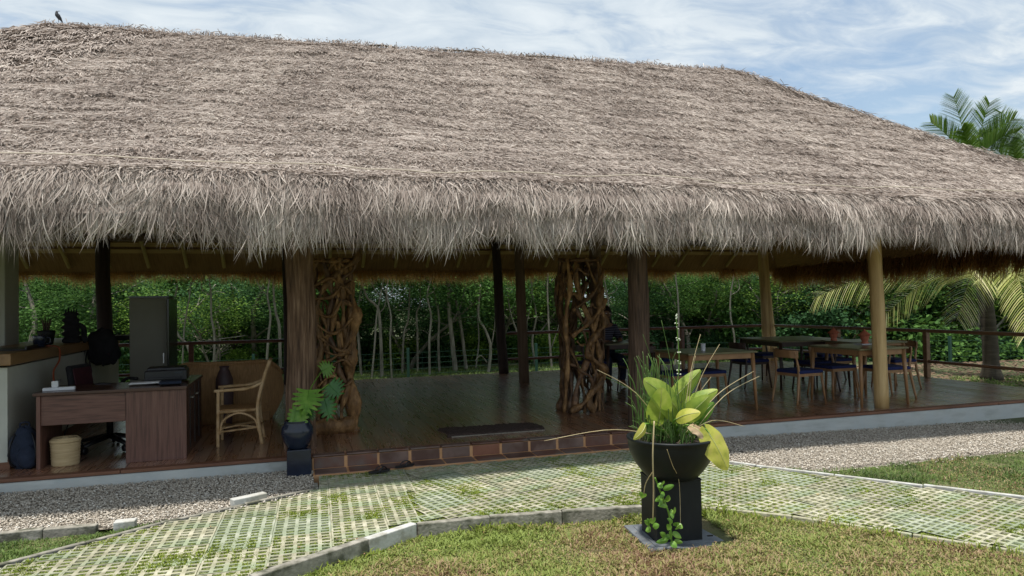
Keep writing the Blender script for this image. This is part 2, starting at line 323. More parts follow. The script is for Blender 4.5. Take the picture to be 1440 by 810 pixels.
# polygons seen from above (metres)
def inpoly(px, py, poly):
    px = np.asarray(px); py = np.asarray(py); c = np.zeros(px.shape, bool); n = len(poly)
    for a in range(n):
        x1, y1 = poly[a]; x2, y2 = poly[(a+1) % n]
        if y1 == y2: continue
        k = ((y1 > py) != (y2 > py)) & (px < (x2-x1)*(py-y1)/(y2-y1)+x1); c ^= k
    return c
PATH_Z = 0.03
lowK = [(-1.85, 3.05), (-.98, 3.66), (-.27, 4.10), (.37, 4.51), (.715, 4.72), (1.23, 4.71), (1.73, 4.65), (2.30, 4.56), (2.75, 4.36), (3.12, 4.02), (3.54, 3.48), (3.90, 2.98), (4.45, 2.25)]
upK = [(5.75, 2.75), (4.88, 3.73), (3.75, 5.25), (3.42, 5.75), (3.28, 6.29), (.17, 6.29), (.16, 5.83), (-.88, 5.28), (-1.63, 4.71), (-2.6, 3.95)]
PATH = lowK+upK
def sheet(name, poly, z, m, thick=0.0):
    bm = bmesh.new(); vs = [bm.verts.new((x, y, z)) for x, y in poly]; fc = bm.faces.new(vs)
    bmesh.ops.triangulate(bm, faces=[fc]); me = bpy.data.meshes.new(name); bm.to_mesh(me); bm.free()
    o = link(name, me, m); tag(o, kind='structure'); return o
path = sheet('path', PATH, 0.019, M['soil'])
# grass paver blocks
def cell_geom(cells, px, py, hx, hy, ztop, zbot):
    V = []; F = []
    for (x, y) in cells:
        jx = random.uniform(-.002, .002); jy = random.uniform(-.002, .002); b = len(V); q = random.uniform(-.0015, .0015)
        for ax, ay in ((-1, -1), (1, -1), (1, 1), (-1, 1)): V.append((x+ax*px/2, y+ay*py/2, ztop))
        for ax, ay in ((-1, -1), (1, -1), (1, 1), (-1, 1)): V.append((x+ax*hx/2+jx+random.uniform(-.0025, .0025), y+ay*hy/2+jy+random.uniform(-.0025, .0025), ztop+random.uniform(-.002, .001)))
        for ax, ay in ((-1, -1), (1, -1), (1, 1), (-1, 1)): V.append((x+ax*hx/2*.9+jx, y+ay*hy/2*.9+jy, zbot))
        for k in range(4):
            k2 = (k+1) % 4
            F.append((b+k, b+k2, b+4+k2, b+4+k)); F.append((b+4+k, b+4+k2, b+8+k2, b+8+k))
    return V, F
NC = 5; NR = 6; CP = 0.072; CQ = 0.058
def lay_pavers(ang, ox, oy, cond, hx, hy):
    ca, sa = math.cos(ang), math.sin(ang); U = NC*CP; W = NR*CQ
    meshes = []
    cells0 = [((i-(NC-1)/2)*CP, (j-(NR-1)/2)*CQ) for i in range(NC) for j in range(NR)]
    for k in range(7):
        V, F = cell_geom(cells0, CP, CQ, hx, hy, PATH_Z, 0.012); me = bpy.data.meshes.new('paver'); me.from_pydata(V, [], F); me.update()
        me.materials.append(M['paver_b'] if k in (2, 5) else M['paver']); meshes.append(me)
    for a in range(-26, 26):
        for b in range(-26, 26):
            lx = a*(U+.002); ly = (b+(a % 2)*.5)*(W+.002)
            wx = ox+lx*ca-ly*sa; wy = oy+lx*sa+ly*ca
            if not (-3 < wx < 6.5 and 2 < wy < 6.7): continue
            keep = []
            for (cx_, cy_) in cells0:
                gx = wx+cx_*ca-cy_*sa; gy = wy+cx_*sa+cy_*ca
                if bool(inpoly(gx, gy, PATH)) and cond(gx, gy): keep.append((cx_, cy_))
            if len(keep) < 3: continue
            if len(keep) == len(cells0): me = random.choice(meshes)
            else:
                V, F = cell_geom(keep, CP, CQ, hx, hy, PATH_Z, 0.012); me = bpy.data.meshes.new('paver'); me.from_pydata(V, [], F); me.update(); me.materials.append(M['paver'])
            o = link('paver', me, None, path); o.location = (wx, wy, random.uniform(-.004, .002)); o.rotation_euler = (random.uniform(-.006, .006), random.uniform(-.006, .006), ang+random.uniform(-.006, .006))
split = lambda x, y: x < 0.80+0.06*(y-5)
lay_pavers(math.radians(-1.5), 0, 4.2, lambda x, y: split(x, y), .048, .041)
lay_pavers(math.radians(18), 2.2, 5.0, lambda x, y: not split(x, y), .049, .041)

# kerbs
def kerb(name_poly, w, z0, z1, seg, label, m, start=0, overrides={}):
    """blocks laid end to end along a polyline; every block is a part"""
    root = empty('kerb', (0, 0, 0), 0, label, 'kerb'); k = 0
    for (x1, y1), (x2, y2) in zip(name_poly[:-1], name_poly[1:]):
        d = Vector((x2-x1, y2-y1)); L = d.length; n = max(1, round(L/seg)); a = math.atan2(d.y, d.x)
        for j in range(n):
            t = (j+.5)/n; c = (x1+d.x*t, y1+d.y*t, (z0+z1)/2+random.uniform(-.006, .004))
            MB().box((0, 0, 0), (L/n-.006, w, z1-z0)).obj('kerb_block', overrides.get(k, m), root, bevel=.006).matrix_basis = Matrix.Translation(c) @ Matrix.Rotation(a+random.uniform(-.008, .008), 4, 'Z')
            k += 1
    return root
off = lambda P, d: [(x+d[0], y+d[1]) for x, y in P]
kerb([(-1.83, 2.99), (-.96, 3.60), (-.25, 4.04), (.39, 4.45), (.72, 4.66)], .06, -.16, .05, .6, 'raised grey concrete kerb with one white block between paver path and front lawn', M['conc'], overrides={})
kerb([(.74, 4.665), (1.23, 4.655), (1.73, 4.60), (2.30, 4.51)], .055, -.16, .042, .55, 'low weathered concrete kerb running behind the front lawn to the black planter', M['conc'])
kerb([(2.31, 4.505), (2.77, 4.31), (3.13, 3.98), (3.56, 3.43), (3.92, 2.94), (4.45, 2.22)], .03, -.12, .034, .5, 'thin pale concrete edging of the right hand path beside dry lawn', M['paver'])
kerb([(3.47, 5.74), (3.79, 5.27), (4.92, 3.76), (5.78, 2.79)], .03, -.12, .042, .55, 'thin white edging between paver path and the green right lawn', M['conc_white'])
kerb([(.13, 6.05), (.13, 5.86), (-.90, 5.32), (-1.66, 4.75), (-2.6, 3.99)], .035, -.12, .040, .55, 'thin worn edging on the left side of the paver path', M['conc'])
kb = kerb([(-2.9, 5.36), (-1.62, 5.42), (-1.30, 5.40)], .06, -.1, .045, .62, 'pale concrete kerb blocks between left gravel bed and left lawn', M['conc'])
b = MB().box((0, 0, 0), (.13, .08, .07)).obj('kerb_block', M['conc_white'], None, bevel=.006); b.location = (-1.13, 5.38, .02); b.rotation_euler.z = .02
tag(b, 'short loose pale block at the end of the left gravel kerb', 'concrete block')
b = MB().box((0, 0, 0), (.26, .07, .08)).obj('kerb_block', M['conc_white'], None, bevel=.006); b.location = (-.36, 5.66, .035); b.rotation_euler.z = .5
tag(b, 'pale concrete block half buried in gravel beside the path', 'concrete block')
for o in bpy.data.objects:
    if o.name.startswith('kerb_block') and o.parent and 'one white block' in o.parent.get('label', ''):
        if o.location.x > .5:
            o.data.materials.clear(); o.data.materials.append(M['conc_white']); o['label'] = 'clean white block at the bend'

# ------------------------------------------------------------------ gravel
GR_L = [(-3.6, 5.42), (-1.05, 5.42), (-.40, 5.62), (.11, 5.88), (.12, 6.57), (-3.6, 6.57)]
GR_R = [(3.30, 6.57), (3.34, 6.25), (3.46, 5.85), (3.86, 5.28), (4.25, 5.06), (6.7, 5.02), (11.2, 4.9), (11.2, 6.57)]
def gravel_z(x, y):
    t = np.clip((y-5.2)/1.2, 0, 1); side = np.interp(x, [-3, 0, 4, 6.5, 9, 11], [.055, .04, .02, -.03, -.075, -.09])
    return -.012*(1-t)*0+np.minimum(side, .06)*t+.008*(1-t)
def gravel(poly, n, nm, lab):
    bed = sheet(nm, poly, 0, M['gravelbed']); bpy.data.objects.remove(bed)
    xs_ = [p[0] for p in poly]; ys_ = [p[1] for p in poly]
    g = grid_sheet('gravel_ground', min(xs_), max(xs_), min(ys_), max(ys_), 60, 16, lambda X, Y: gravel_z(X, Y)-.02, M['gravelbed'])
    # trim faces outside
    bm = bmesh.new(); bm.from_mesh(g.data)
    kill = [fc for fc in bm.faces if not inpoly(fc.calc_center_median().x, fc.calc_center_median().y, poly)]
    bmesh.ops.delete(bm, geom=kill, context='FACES'); bm.to_mesh(g.data); bm.free()
    px = RNG.uniform(min(xs_), max(xs_), n*2); py = RNG.uniform(min(ys_), max(ys_), n*2)
    e = .03*(vn(px*9, py*9)-.5)
    k = inpoly(px+e, py+e, poly); px = px[k][:n]; py = py[k][:n]; n = len(px)
    base = np.array([(1, 0, 0), (0, 1, 0), (-1, 0, 0), (0, -1, 0), (0, 0, 1), (0, 0, -1)], float)
    tri = np.array([(0, 1, 4), (1, 2, 4), (2, 3, 4), (3, 0, 4), (1, 0, 5), (2, 1, 5), (3, 2, 5), (0, 3, 5)])
    sz = RNG.uniform(.0055, .0125, (n, 1))*np.stack([np.ones(n), RNG.uniform(.6, 1, n), RNG.uniform(.35, .7, n)], 1)
    P = base[None]*sz[:, None]*RNG.uniform(.75, 1.15, (n, 6, 1))
    a = RNG.uniform(0, 6.28, n); t_ = RNG.uniform(-.6, .6, n)
    x, y, z = P[..., 0], P[..., 1], P[..., 2]; c, s_ = np.cos(t_)[:, None], np.sin(t_)[:, None]
    x, z = x*c-z*s_, x*s_+z*c; c, s_ = np.cos(a)[:, None], np.sin(a)[:, None]; x, y = x*c-y*s_, x*s_+y*c
    V = np.stack([x+px[:, None], y+py[:, None], z+(gravel_z(px, py)+RNG.uniform(-.016, .004, n))[:, None]], -1).reshape(-1, 3)
    T = (tri[None]+(np.arange(n)*6)[:, None, None]).reshape(-1, 3)
    rn = np.clip(RNG.normal(.45, .25, n), 0, 1); o = link('gravel', np_mesh('gravel', V, None, T, np.repeat(rn, 6)), M['stone'])
    tag(o, lab, 'gravel', kind='stuff')
gravel(GR_L, 30000, 'bed', 'pale pinkish gravel in front of the white plinth on the left')
gravel(GR_R, 56000, 'bed', 'pale pinkish gravel in front of the white plinth on the right')
# ------------------------------------------------------------------ grass
def blades(name, poly, n, hmin, hmax, wd, m, lab, zf, rfun, lean=.8, exclude=None):
    xs_ = [p[0] for p in poly]; ys_ = [p[1] for p in poly]
    px = RNG.uniform(min(xs_), max(xs_), n*3); py = RNG.uniform(min(ys_), max(ys_), n*3)
    k = inpoly(px, py, poly)
    if exclude is not None: k &= ~exclude(px, py)
    px = px[k][:n]; py = py[k][:n]; n = len(px)
    a = RNG.uniform(0, 6.283, n); L = RNG.uniform(hmin, hmax, n)*(.35+1.4*vn(px*4, py*4)*(.4+1.2*vn(px*14, py*14))); th = RNG.uniform(.15, 1, n)*lean*1.3
    P0 = np.stack([px, py, zf(px, py)], 1); D_ = np.stack([np.cos(a)*np.sin(th), np.sin(a)*np.sin(th), np.cos(th)], 1)
    b = a+PI/2+RNG.uniform(-.6, .6, n); W = np.stack([np.cos(b), np.sin(b), np.zeros(n)], 1)*wd*RNG.uniform(.5, 1.2, n)[:, None]
    P1 = P0+D_*L[:, None]*.55; P2 = P1+(D_*L[:, None]*.5)*np.array([1.5, 1.5, .35])
    V = np.stack([P0-W*.6, P0+W*.6, P1-W, P1+W, P2], 1).reshape(-1, 3); i = (np.arange(n)*5)[:, None]
    o = link(name, np_mesh(name, V, i+np.array([0, 1, 3, 2]), i+np.array([2, 3, 4]), np.repeat(np.clip(rfun(px, py), 0, 1), 5)), m)
    tag(o, lab, 'grass', kind='stuff'); return o
LAWN_F = [(-3.2, 1.4), (-1.83, 2.95), (-.96, 3.57), (-.25, 4.01), (.39, 4.42), (.73, 4.63), (1.23, 4.62), (1.73, 4.57), (2.30, 4.48), (2.75, 4.28), (3.10, 3.95), (3.53, 3.40), (3.89, 2.9), (4.45, 2.18), (5, 1.4)]
lz0 = lambda x, y: -.052+.056*np.clip((x-2.05)/.8, 0, 1)**1.2
lg = grid_sheet('lawn', -3.2, 5, 1.4, 4.7, 90, 50, lz0, M['lawn'])
bm = bmesh.new(); bm.from_mesh(lg.data); bmesh.ops.delete(bm, geom=[fc for fc in bm.faces if not (inpoly(fc.calc_center_median().x, fc.calc_center_median().y, LAWN_F) or inpoly(fc.calc_center_median().x, fc.calc_center_median().y-.05, LAWN_F))], context='FACES'); bm.to_mesh(lg.data); bm.free()
lz = lambda x, y: -.05+.056*np.clip((np.asarray(x)-2.05)/.8, 0, 1)**1.2*np.clip((np.asarray(x)-1.2)*2, 0, 1)
SLAB = [(2.33+a_*math.cos(-.122)-b_*math.sin(-.122), 4.07+a_*math.sin(-.122)+b_*math.cos(-.122)) for a_, b_ in ((-.28, -.25), (.28, -.25), (.28, .25), (-.28, .25))]
def rdry(x, y):      # reddish dry turf with green clumps
    g = fbm(x*1.6+5, y*1.6, 3); near_kerb = np.exp(-((y-4.45)/.28)**2)*.25+np.exp(-((x-2.5)**2+(y-4.35)**2)/.10)*.4
    left = np.clip((1.3-x)/1.5, 0, 1)*.25
    return RNG.random(len(x))*.75+(g-.44)*1.3+near_kerb+left*1.1+.10
blades('grass', LAWN_F, 150000, .020, .046, .0038, M['blade_dry'], 'short dry reddish and green turf of the front lawn', lz, rdry, 1.0, exclude=lambda x, y: inpoly(x, y, SLAB) | (y < 2.2))
tuft = [(2.0, 4.45), (2.9, 4.27), (3.0, 3.95), (2.35, 4.36)]
blades('grass_tufts', [(.35, 4.42), (.73, 4.645), (1.23, 4.64), (1.73, 4.585), (2.3, 4.5), (2.78, 4.29), (3.13, 3.94), (3.9, 2.95), (3.8, 2.95), (3.0, 3.9), (2.7, 4.2), (2.28, 4.42), (.75, 4.57), (.3, 4.3), (-.25, 3.95), (-.25, 4.03)], 5200, .035, .075, .0042, M['blade_path'], 'longer green blades growing along the kerb and round the slate slab', lz, lambda x, y: RNG.random(len(x))*.8+.1, .9)
LAWN_R = [(4.25, 4.98), (3.90, 5.18), (4.98, 3.76), (5.85, 2.79), (9, 2.8), (12, 3), (12, 4.86), (6.7, 4.97)]
sheet('lawn', LAWN_R, 0.0, M['lawn'])
rgreen = lambda x, y: RNG.random(len(x))*.8+(fbm(x*2, y*2, 3)-.44)*1.1
rmix = lambda x, y: .25+RNG.random(len(x))*.7+(fbm(x*1.3+9, y*1.3, 3)-.44)*1.6
blades('grass', LAWN_R, 70000, .015, .04, .0034, M['blade'], 'green turf to the right between path and gravel', lambda x, y: np.full(np.shape(x), .0), rgreen, 1.0)
blades('dry_grass', LAWN_R, 30000, .015, .04, .0034, M['blade_dry'], 'straw coloured blades scattered in the right lawn', lambda x, y: np.full(np.shape(x), .0), lambda x, y: RNG.random(len(x))*.7, 1.0, exclude=lambda x, y: fbm(x*1.3+9, y*1.3, 3)+.06*(x-6) < .40)
LAWN_L = [(-3.6, 3.3), (-2.62, 4.02), (-1.68, 4.79), (-.92, 5.36), (-.42, 5.60), (-1.05, 5.40), (-1.15, 5.31), (-3.6, 5.30)]
sheet('lawn', LAWN_L, 0.0, M['lawn'])
blades('grass', LAWN_L, 30000, .015, .042, .0034, M['blade'], 'green turf left of the path in front of the gravel kerb', lambda x, y: np.full(np.shape(x), .0), lambda x, y: rgreen(x, y)-.05, 1.0)
blades('path_grass', PATH, 190000, .010, .0165, .0034, M['blade_path'], 'grass growing in the cells of the paver path', lambda x, y: np.full(np.shape(x), .018), lambda x, y: .15+RNG.random(len(x))*.8+(fbm(x*2+3, y*2, 3)-.44)*.9, .7)
# behind: strip of grass beyond the deck and leaf litter at the right
blades('grass', [(-6, 13.3), (11, 13.3), (14, 19.8), (-8, 20.5)], 60000, .03, .09, .010, M['blade'], 'rough green grass between the deck and the woods', lambda x, y: gz(x, y), lambda x, y: RNG.random(len(x))*.7+.2, .6)
blades('grass', [(9.95, 6.2), (14, 6.2), (15.5, 10.6), (10.1, 10.2)], 16000, .03, .08, .008, M['blade'], 'green grass strip around the palm trunk at the right of the deck', lambda x, y: gz(x, y), lambda x, y: RNG.random(len(x))*.7+.3, .7)
nl = 9000; px = RNG.uniform(10.2, 22, nl); py = RNG.uniform(8.5, 15, nl); a = RNG.uniform(0, 6.28, nl); sz = RNG.uniform(.03, .07, nl)
c = np.stack([px, py, gz(px, py)+RNG.uniform(.0, .03, nl)], 1); U_ = np.stack([np.cos(a), np.sin(a), RNG.uniform(-.3, .3, nl)], 1)*sz[:, None]; W_ = np.stack([-np.sin(a), np.cos(a), RNG.uniform(-.3, .3, nl)], 1)*sz[:, None]*.5
V = np.stack([c-U_, c+W_, c+U_, c-W_], 1).reshape(-1, 3)
o = link('leaf_litter', np_mesh('leaf_litter', V, np.arange(nl*4).reshape(-1, 4)), M['litter']); tag(o, 'brown fallen leaves on the ground behind the palm trunk', 'leaf litter', kind='stuff')

# stray fallen leaves and pebbles on lawn and path
def scatter_leaves(name, poly, n, size, z, m, lab):
    px = RNG.uniform(-2.5, 7, n*4); py = RNG.uniform(2.2, 6.3, n*4); k = inpoly(px, py, poly); px = px[k][:n]; py = py[k][:n]; n = len(px)
    a = RNG.uniform(0, 6.28, n); L = RNG.uniform(.6, 1.3, n)*size; U_ = np.stack([np.cos(a), np.sin(a), RNG.uniform(-.35, .35, n)], 1)*L[:, None]; W_ = np.stack([-np.sin(a), np.cos(a), RNG.uniform(-.5, .5, n)], 1)*L[:, None]*.4
    c = np.stack([px, py, z(px, py)+RNG.uniform(.010, .02, n)], 1); V = np.stack([c-U_, c+W_, c+U_, c-W_], 1).reshape(-1, 3)
    i = (np.arange(n)*4)[:, None]; T = np.concatenate([i+np.array([0, 1, 2]), i+np.array([0, 2, 3])])
    tag(link(name, np_mesh(name, V, None, T, np.repeat(RNG.random(n), 4)), m), lab, 'fallen leaves', kind='stuff')
M['dead'] = mat('dead_leaves', [(.10, .05, .025), (.28, .17, .08), (.42, .33, .13)], attr=True, rough=.8)
scatter_leaves('fallen_leaves', PATH, 70, .013, lambda x, y: np.full(np.shape(x), .026), M['dead'], 'small brown leaves dropped on the paver path')
scatter_leaves('fallen_leaves', LAWN_F, 420, .012, lambda x, y: lz(x, y)+.012, M['dead'], 'small brown leaves dropped on the front lawn')
tri6 = np.array([(0, 1, 4), (1, 2, 4), (2, 3, 4), (3, 0, 4), (1, 0, 5), (2, 1, 5), (3, 2, 5), (0, 3, 5)]); b6 = np.array([(1, 0, 0), (0, 1, 0), (-1, 0, 0), (0, -1, 0), (0, 0, .6), (0, 0, -.6)], float)
E_ = [(-1.0, 5.36, -.40, 5.57), (-.3, 5.60, .10, 5.84), (3.5, 5.7, 3.8, 5.2), (3.9, 5.1, 4.3, 4.95), (4.3, 4.95, 6.6, 4.94)]; pts = []
for a_, b_, c_, d_ in E_:
    for k in range(60): t = random.random(); pts.append((a_+(c_-a_)*t+random.gauss(0, .03), b_+(d_-b_)*t-abs(random.gauss(0, .045))))
pts = np.array(pts); n = len(pts); P = b6[None]*RNG.uniform(.005, .012, (n, 1, 1))*RNG.uniform(.7, 1.2, (n, 6, 1)); P = P+np.stack([pts[:, 0], pts[:, 1], np.where(inpoly(pts[:, 0], pts[:, 1], PATH), .034, .012)], 1)[:, None]
tag(link('stray_pebbles', np_mesh('stray_pebbles', P.reshape(-1, 3), None, (tri6[None]+(np.arange(n)*6)[:, None, None]).reshape(-1, 3), np.repeat(RNG.random(n), 6)), M['stone']), 'stray pebbles spilled from the gravel beds over path and lawn edge', 'pebbles', kind='stuff')
# ------------------------------------------------------------------ pavilion: plinth, deck, steps
PX0, PX1, PY0, PY1 = -6.05, 9.85, 6.60, 13.10
pav = empty('thatched_pavilion', (1.9, 9.85, 0), 0, 'large open sided pavilion with a weathered grey thatched roof over a timber deck', 'pavilion')
def rel(o): o.location = Vector(o.location)-Vector((1.9, 9.85, 0)); return o
def P_(mb, name, m, smooth=False, bevel=0):
    o = mb.obj(name, m, pav, smooth, bevel); o.location = (-1.9, -9.85, 0); return o
pl = MB()
pl.box(((PX0+.13)/2, PY0+.04, -.03), (.13-PX0, .12, .30)); pl.box(((3.30+PX1)/2, PY0+.04, -.03), (PX1-3.30, .12, .30))
pl.box((PX1-.06, (PY0+PY1)/2+.08, -.1), (.12, PY1-PY0-.16, .44)); pl.box(((PX0+PX1)/2, PY1-.06, -.2), (PX1-PX0-.26, .12, .64))
P_(pl, 'plinth', M['plinth'])
dk = MB().box(((PX0+PX1)/2, (PY0+PY1)/2, .03), (PX1-PX0-.02, PY1-PY0-.14, .18)); deck = P_(dk, 'deck', M['darkwood'])
pw = .125; x = -3.4; k = 0
pmeshes = {}
while x < PX1-.01:
    w_ = min(pw, PX1-x); cuts = [PY0+.075, random.choice((8.3, 9.1, 9.9, 10.7)), PY1]
    for a_, b_ in zip(cuts[:-1], cuts[1:]):
        me = MB().box((0, 0, 0), (w_-.005, b_-a_-.004, .028)).mesh('plank'); o = link('plank', me, M['deckwood'], deck)
        o.location = (x+w_/2, (a_+b_)/2, DECK-.014+random.uniform(-.0012, .0012)); o.rotation_euler = (0, random.uniform(-.0035, .0035), 0)
    x += pw
P_(MB().box(((PX0-3.4)/2, (PY0+PY1)/2, DECK-.014), (abs(PX0+3.4), PY1-PY0-.1, .026)), 'deck_far_end', M['deckwood'])
for a_, b_ in ((PX0, .13), (3.30, PX1)):
    n = max(1, round((b_-a_)/1.6))
    for j in range(n):
        q = (b_-a_)/n; P_(MB().box((a_+q*(j+.5), PY0+.02, DECK-.011), (q-.004, .10, .028)), 'edge_board', M['edge'], bevel=.004)
# tiled step
st = empty('tiled_step', (1.7, 6.45, 0), 0, 'brown clay tiled step with orange grout leading from path to deck', 'step')
o = MB().box((0, .0, -.03), (3.17, .27, .13)).obj('grout_bed', M['grout'], st)
o = MB().box((0, .117, .055), (3.17, .100, .17)).obj('grout_bed', M['grout'], st)
n = 11; q = 3.17/n
for j in range(n):
    cxx = -3.17/2+q*(j+.5)+random.uniform(-.003, .003)
    mm = random.choice((0, 0, 1, 1, 0)) if j not in (5,) else 2
    MB().box((cxx, .078, .092), (q-.026, .03, .094)).obj('riser_tile', M['tile'][mm], st, bevel=.003)
    MB().box((cxx, .115, .1535), (q-.016, .10, .014)).obj('nosing_tile', M['tile'][random.choice((0, 0, 1))], st, bevel=.003)
    MB().box((cxx+.01, -.035, .034), (q-.018, .185, .014), tilt=Matrix.Rotation(.02, 3, 'X')).obj('tread_tile', M['tile'][random.choice((0, 0, 1, 0))], st, bevel=.003)
# ------------------------------------------------------------------ roof
def zr(x): return 5.08+(x+2.8)*0.021         # ridge rises slightly to the right
PROF = [(0.0, 2.16), (.06, 2.38), (.20, 2.50), (.5, 2.60)]
def prof(mm, x):
    """height of the thatch surface at inset mm from the eave"""
    base = np.interp(mm, [p[0] for p in PROF], [p[1] for p in PROF])
    top = zr(x); up = 2.60+(mm-.5)/(4.25-.5)*(top-2.60)-.10*np.sin(PI*np.clip((mm-.5)/3.75, 0, 1))
    # rounded ridge
    up = up-.10*np.clip((mm-3.9)/.35, 0, 1)**2
    return np.where(mm > .5, up, base)
XR0, XR1 = -2.8, 6.56; XE0, XE1 = -7.1, 10.9; YE0, YE1 = 5.60, 14.10; YR = 9.85
def roofpt(face, uu, mm):
    q = 1-mm/4.25
    wob = .05*(vn(uu*9+3, uu*0+face)-.5)*q**2
    if face == 0: xr = XR0+(XR1-XR0)*uu; xe = XE0+(XE1-XE0)*uu; x = xr+(xe-xr)*q; y = YR-(YR-YE0+wob)*q
    elif face == 2: xr = XR0+(XR1-XR0)*uu; xe = XE0+(XE1-XE0)*uu; x = xr+(xe-xr)*q; y = YR+(YE1-YR+wob)*q
    elif face == 1: ye = YE0+(YE1-YE0)*uu; y = YR+(ye-YR)*q; x = XR1+(XE1-XR1)*q
    else: ye = YE0+(YE1-YE0)*uu; y = YR+(ye-YR)*q; x = XR0+(XE0-XR0)*q
    return x, y
# arc length table
mt = np.linspace(0, 4.25, 400); zt = prof(mt, np.full(400, 1.9)); st_ = np.concatenate([[0], np.cumsum(np.hypot(np.diff(mt), np.diff(zt)))]); STOT = st_[-1]
def s2m(s): return np.interp(s, st_, mt)
CL = .38     # course spacing
def course(face, uu, s, x, y):
    wv = .30*(fbm(uu*14+face*7, s*.9, 2)-.4)+.10*(vn(uu*60, s*2)-.5)+.05*(vn(uu*160, s*3)-.5)
    t = (s+wv)/CL; fr = t-np.floor(t)              # 0 at lower edge of a course
    step = (.006+.024*fbm(uu*40+3, np.floor(t)*.7, 2))*np.clip(1-fr*1.15, 0, 1)
    lump = .085*(fbm(uu*26+5, s*2.3, 3)-.4)
    amp = np.clip((s-.55)/.4, 0.0, 1)
    roll = .05*np.exp(-((s-.48)/.16)**2)*(.6+.8*vn(uu*30, s*0+2))
    return (step*amp+lump+roll), fr
def surf(face, uu, s, offs=0):
    mm = s2m(s); x, y = roofpt(face, uu, mm); z = prof(mm, x); h, fr = course(face, uu, s, x, y)
    # outward normal in the slope plane
    e = .02; m2 = s2m(np.clip(s+e, 0, STOT)); m1 = s2m(np.clip(s-e, 0, STOT)); dz = prof(m2, x)-prof(m1, x); dm = m2-m1; L = np.hypot(dz, dm)+1e-9
    nz = dm/L; nh = dz/L
    out_ = {0: (0, -1), 1: (1, 0), 2: (0, 1), 3: (-1, 0)}[face]
    nrm = np.stack([nh*out_[0], nh*out_[1], nz], -1); tang = np.stack([nz*out_[0], nz*out_[1], -nh], -1)   # tang points down the slope
    P = np.stack([x, y, z], -1)+nrm*(h+offs)[..., None]
    return P, nrm, tang, fr
for face, nx, nam in ((0, 300, 'front'), (1, 120, 'side'), (2, 120, 'back'), (3, 60, 'left')):
    ns = 110 if face == 0 else 50
    uu, ss = np.meshgrid(np.linspace(0, 1, nx), np.linspace(0, STOT, ns)); P, _, _, _ = surf(face, uu, ss, np.full(uu.shape, -.015))
    i = np.arange(nx*ns).reshape(ns, nx); Q = np.stack([i[:-1, :-1], i[:-1, 1:], i[1:, 1:], i[1:, :-1]], -1).reshape(-1, 4)
    o = link('thatch_layer', np_mesh('thatch_layer', P.reshape(-1, 3), Q, smooth=True), M['thatch_base'], pav); o.location = (-1.9, -9.85, 0)
    # inner lining
    mi = np.linspace(.10, 4.25, 40); uu, mm = np.meshgrid(np.linspace(0, 1, nx//2), mi); x_, y_ = roofpt(face, uu, mm)
    z_ = np.where(mm < .35, np.interp(mm, [.10, .35], [2.12, 2.36]), 2.36+(mm-.35)/(3.9)*(zr(x_)-.25-2.36))
    i = np.arange(uu.size).reshape(uu.shape); Q = np.stack([i[:-1, :-1], i[:-1, 1:], i[1:, 1:], i[1:, :-1]], -1).reshape(-1, 4)
    o = link('thatch_lining', np_mesh('thatch_lining', np.stack([x_, y_, z_], -1).reshape(-1, 3), Q, smooth=True), M['thatch_in_base'], pav); o.location = (-1.9, -9.85, 0)
def ribbons(P0, D_, W_, L, droop, segs, rnd, m, name, parent=None, taper=.55, origin=None, tipc=0.):
    """ribbon strands; droop is a vector added with t squared"""
    n = len(P0); pts = []
    for j in range(segs+1):
        t = j/segs; C_ = P0+D_*(L*t)[:, None]+droop*(t*t)
        if j == segs: pts.append(C_)
        else:
            ww = W_*(1-(t**2)*taper); pts += [C_-ww, C_+ww]
    V = np.stack(pts, 1); k = 2*segs+1; i = (np.arange(n)*k)[:, None]
    Q = [i+np.array([2*j, 2*j+1, 2*j+3, 2*j+2]) for j in range(segs-1)]; Q = np.concatenate(Q) if Q else None
    T = i+np.array([2*segs-2, 2*segs-1, 2*segs])
    V = V.reshape(-1, 3)
    if origin is not None: V = V-np.asarray(origin)
    o = link(name, np_mesh(name, V, Q, T, np.clip(np.repeat(rnd, k)+np.tile(np.linspace(0, tipc, k), n), 0, 1)), m, parent); return o
def norm(a): return a/(np.linalg.norm(a, axis=1, keepdims=True)+1e-9)
ORG = (1.9, 9.85, 0)
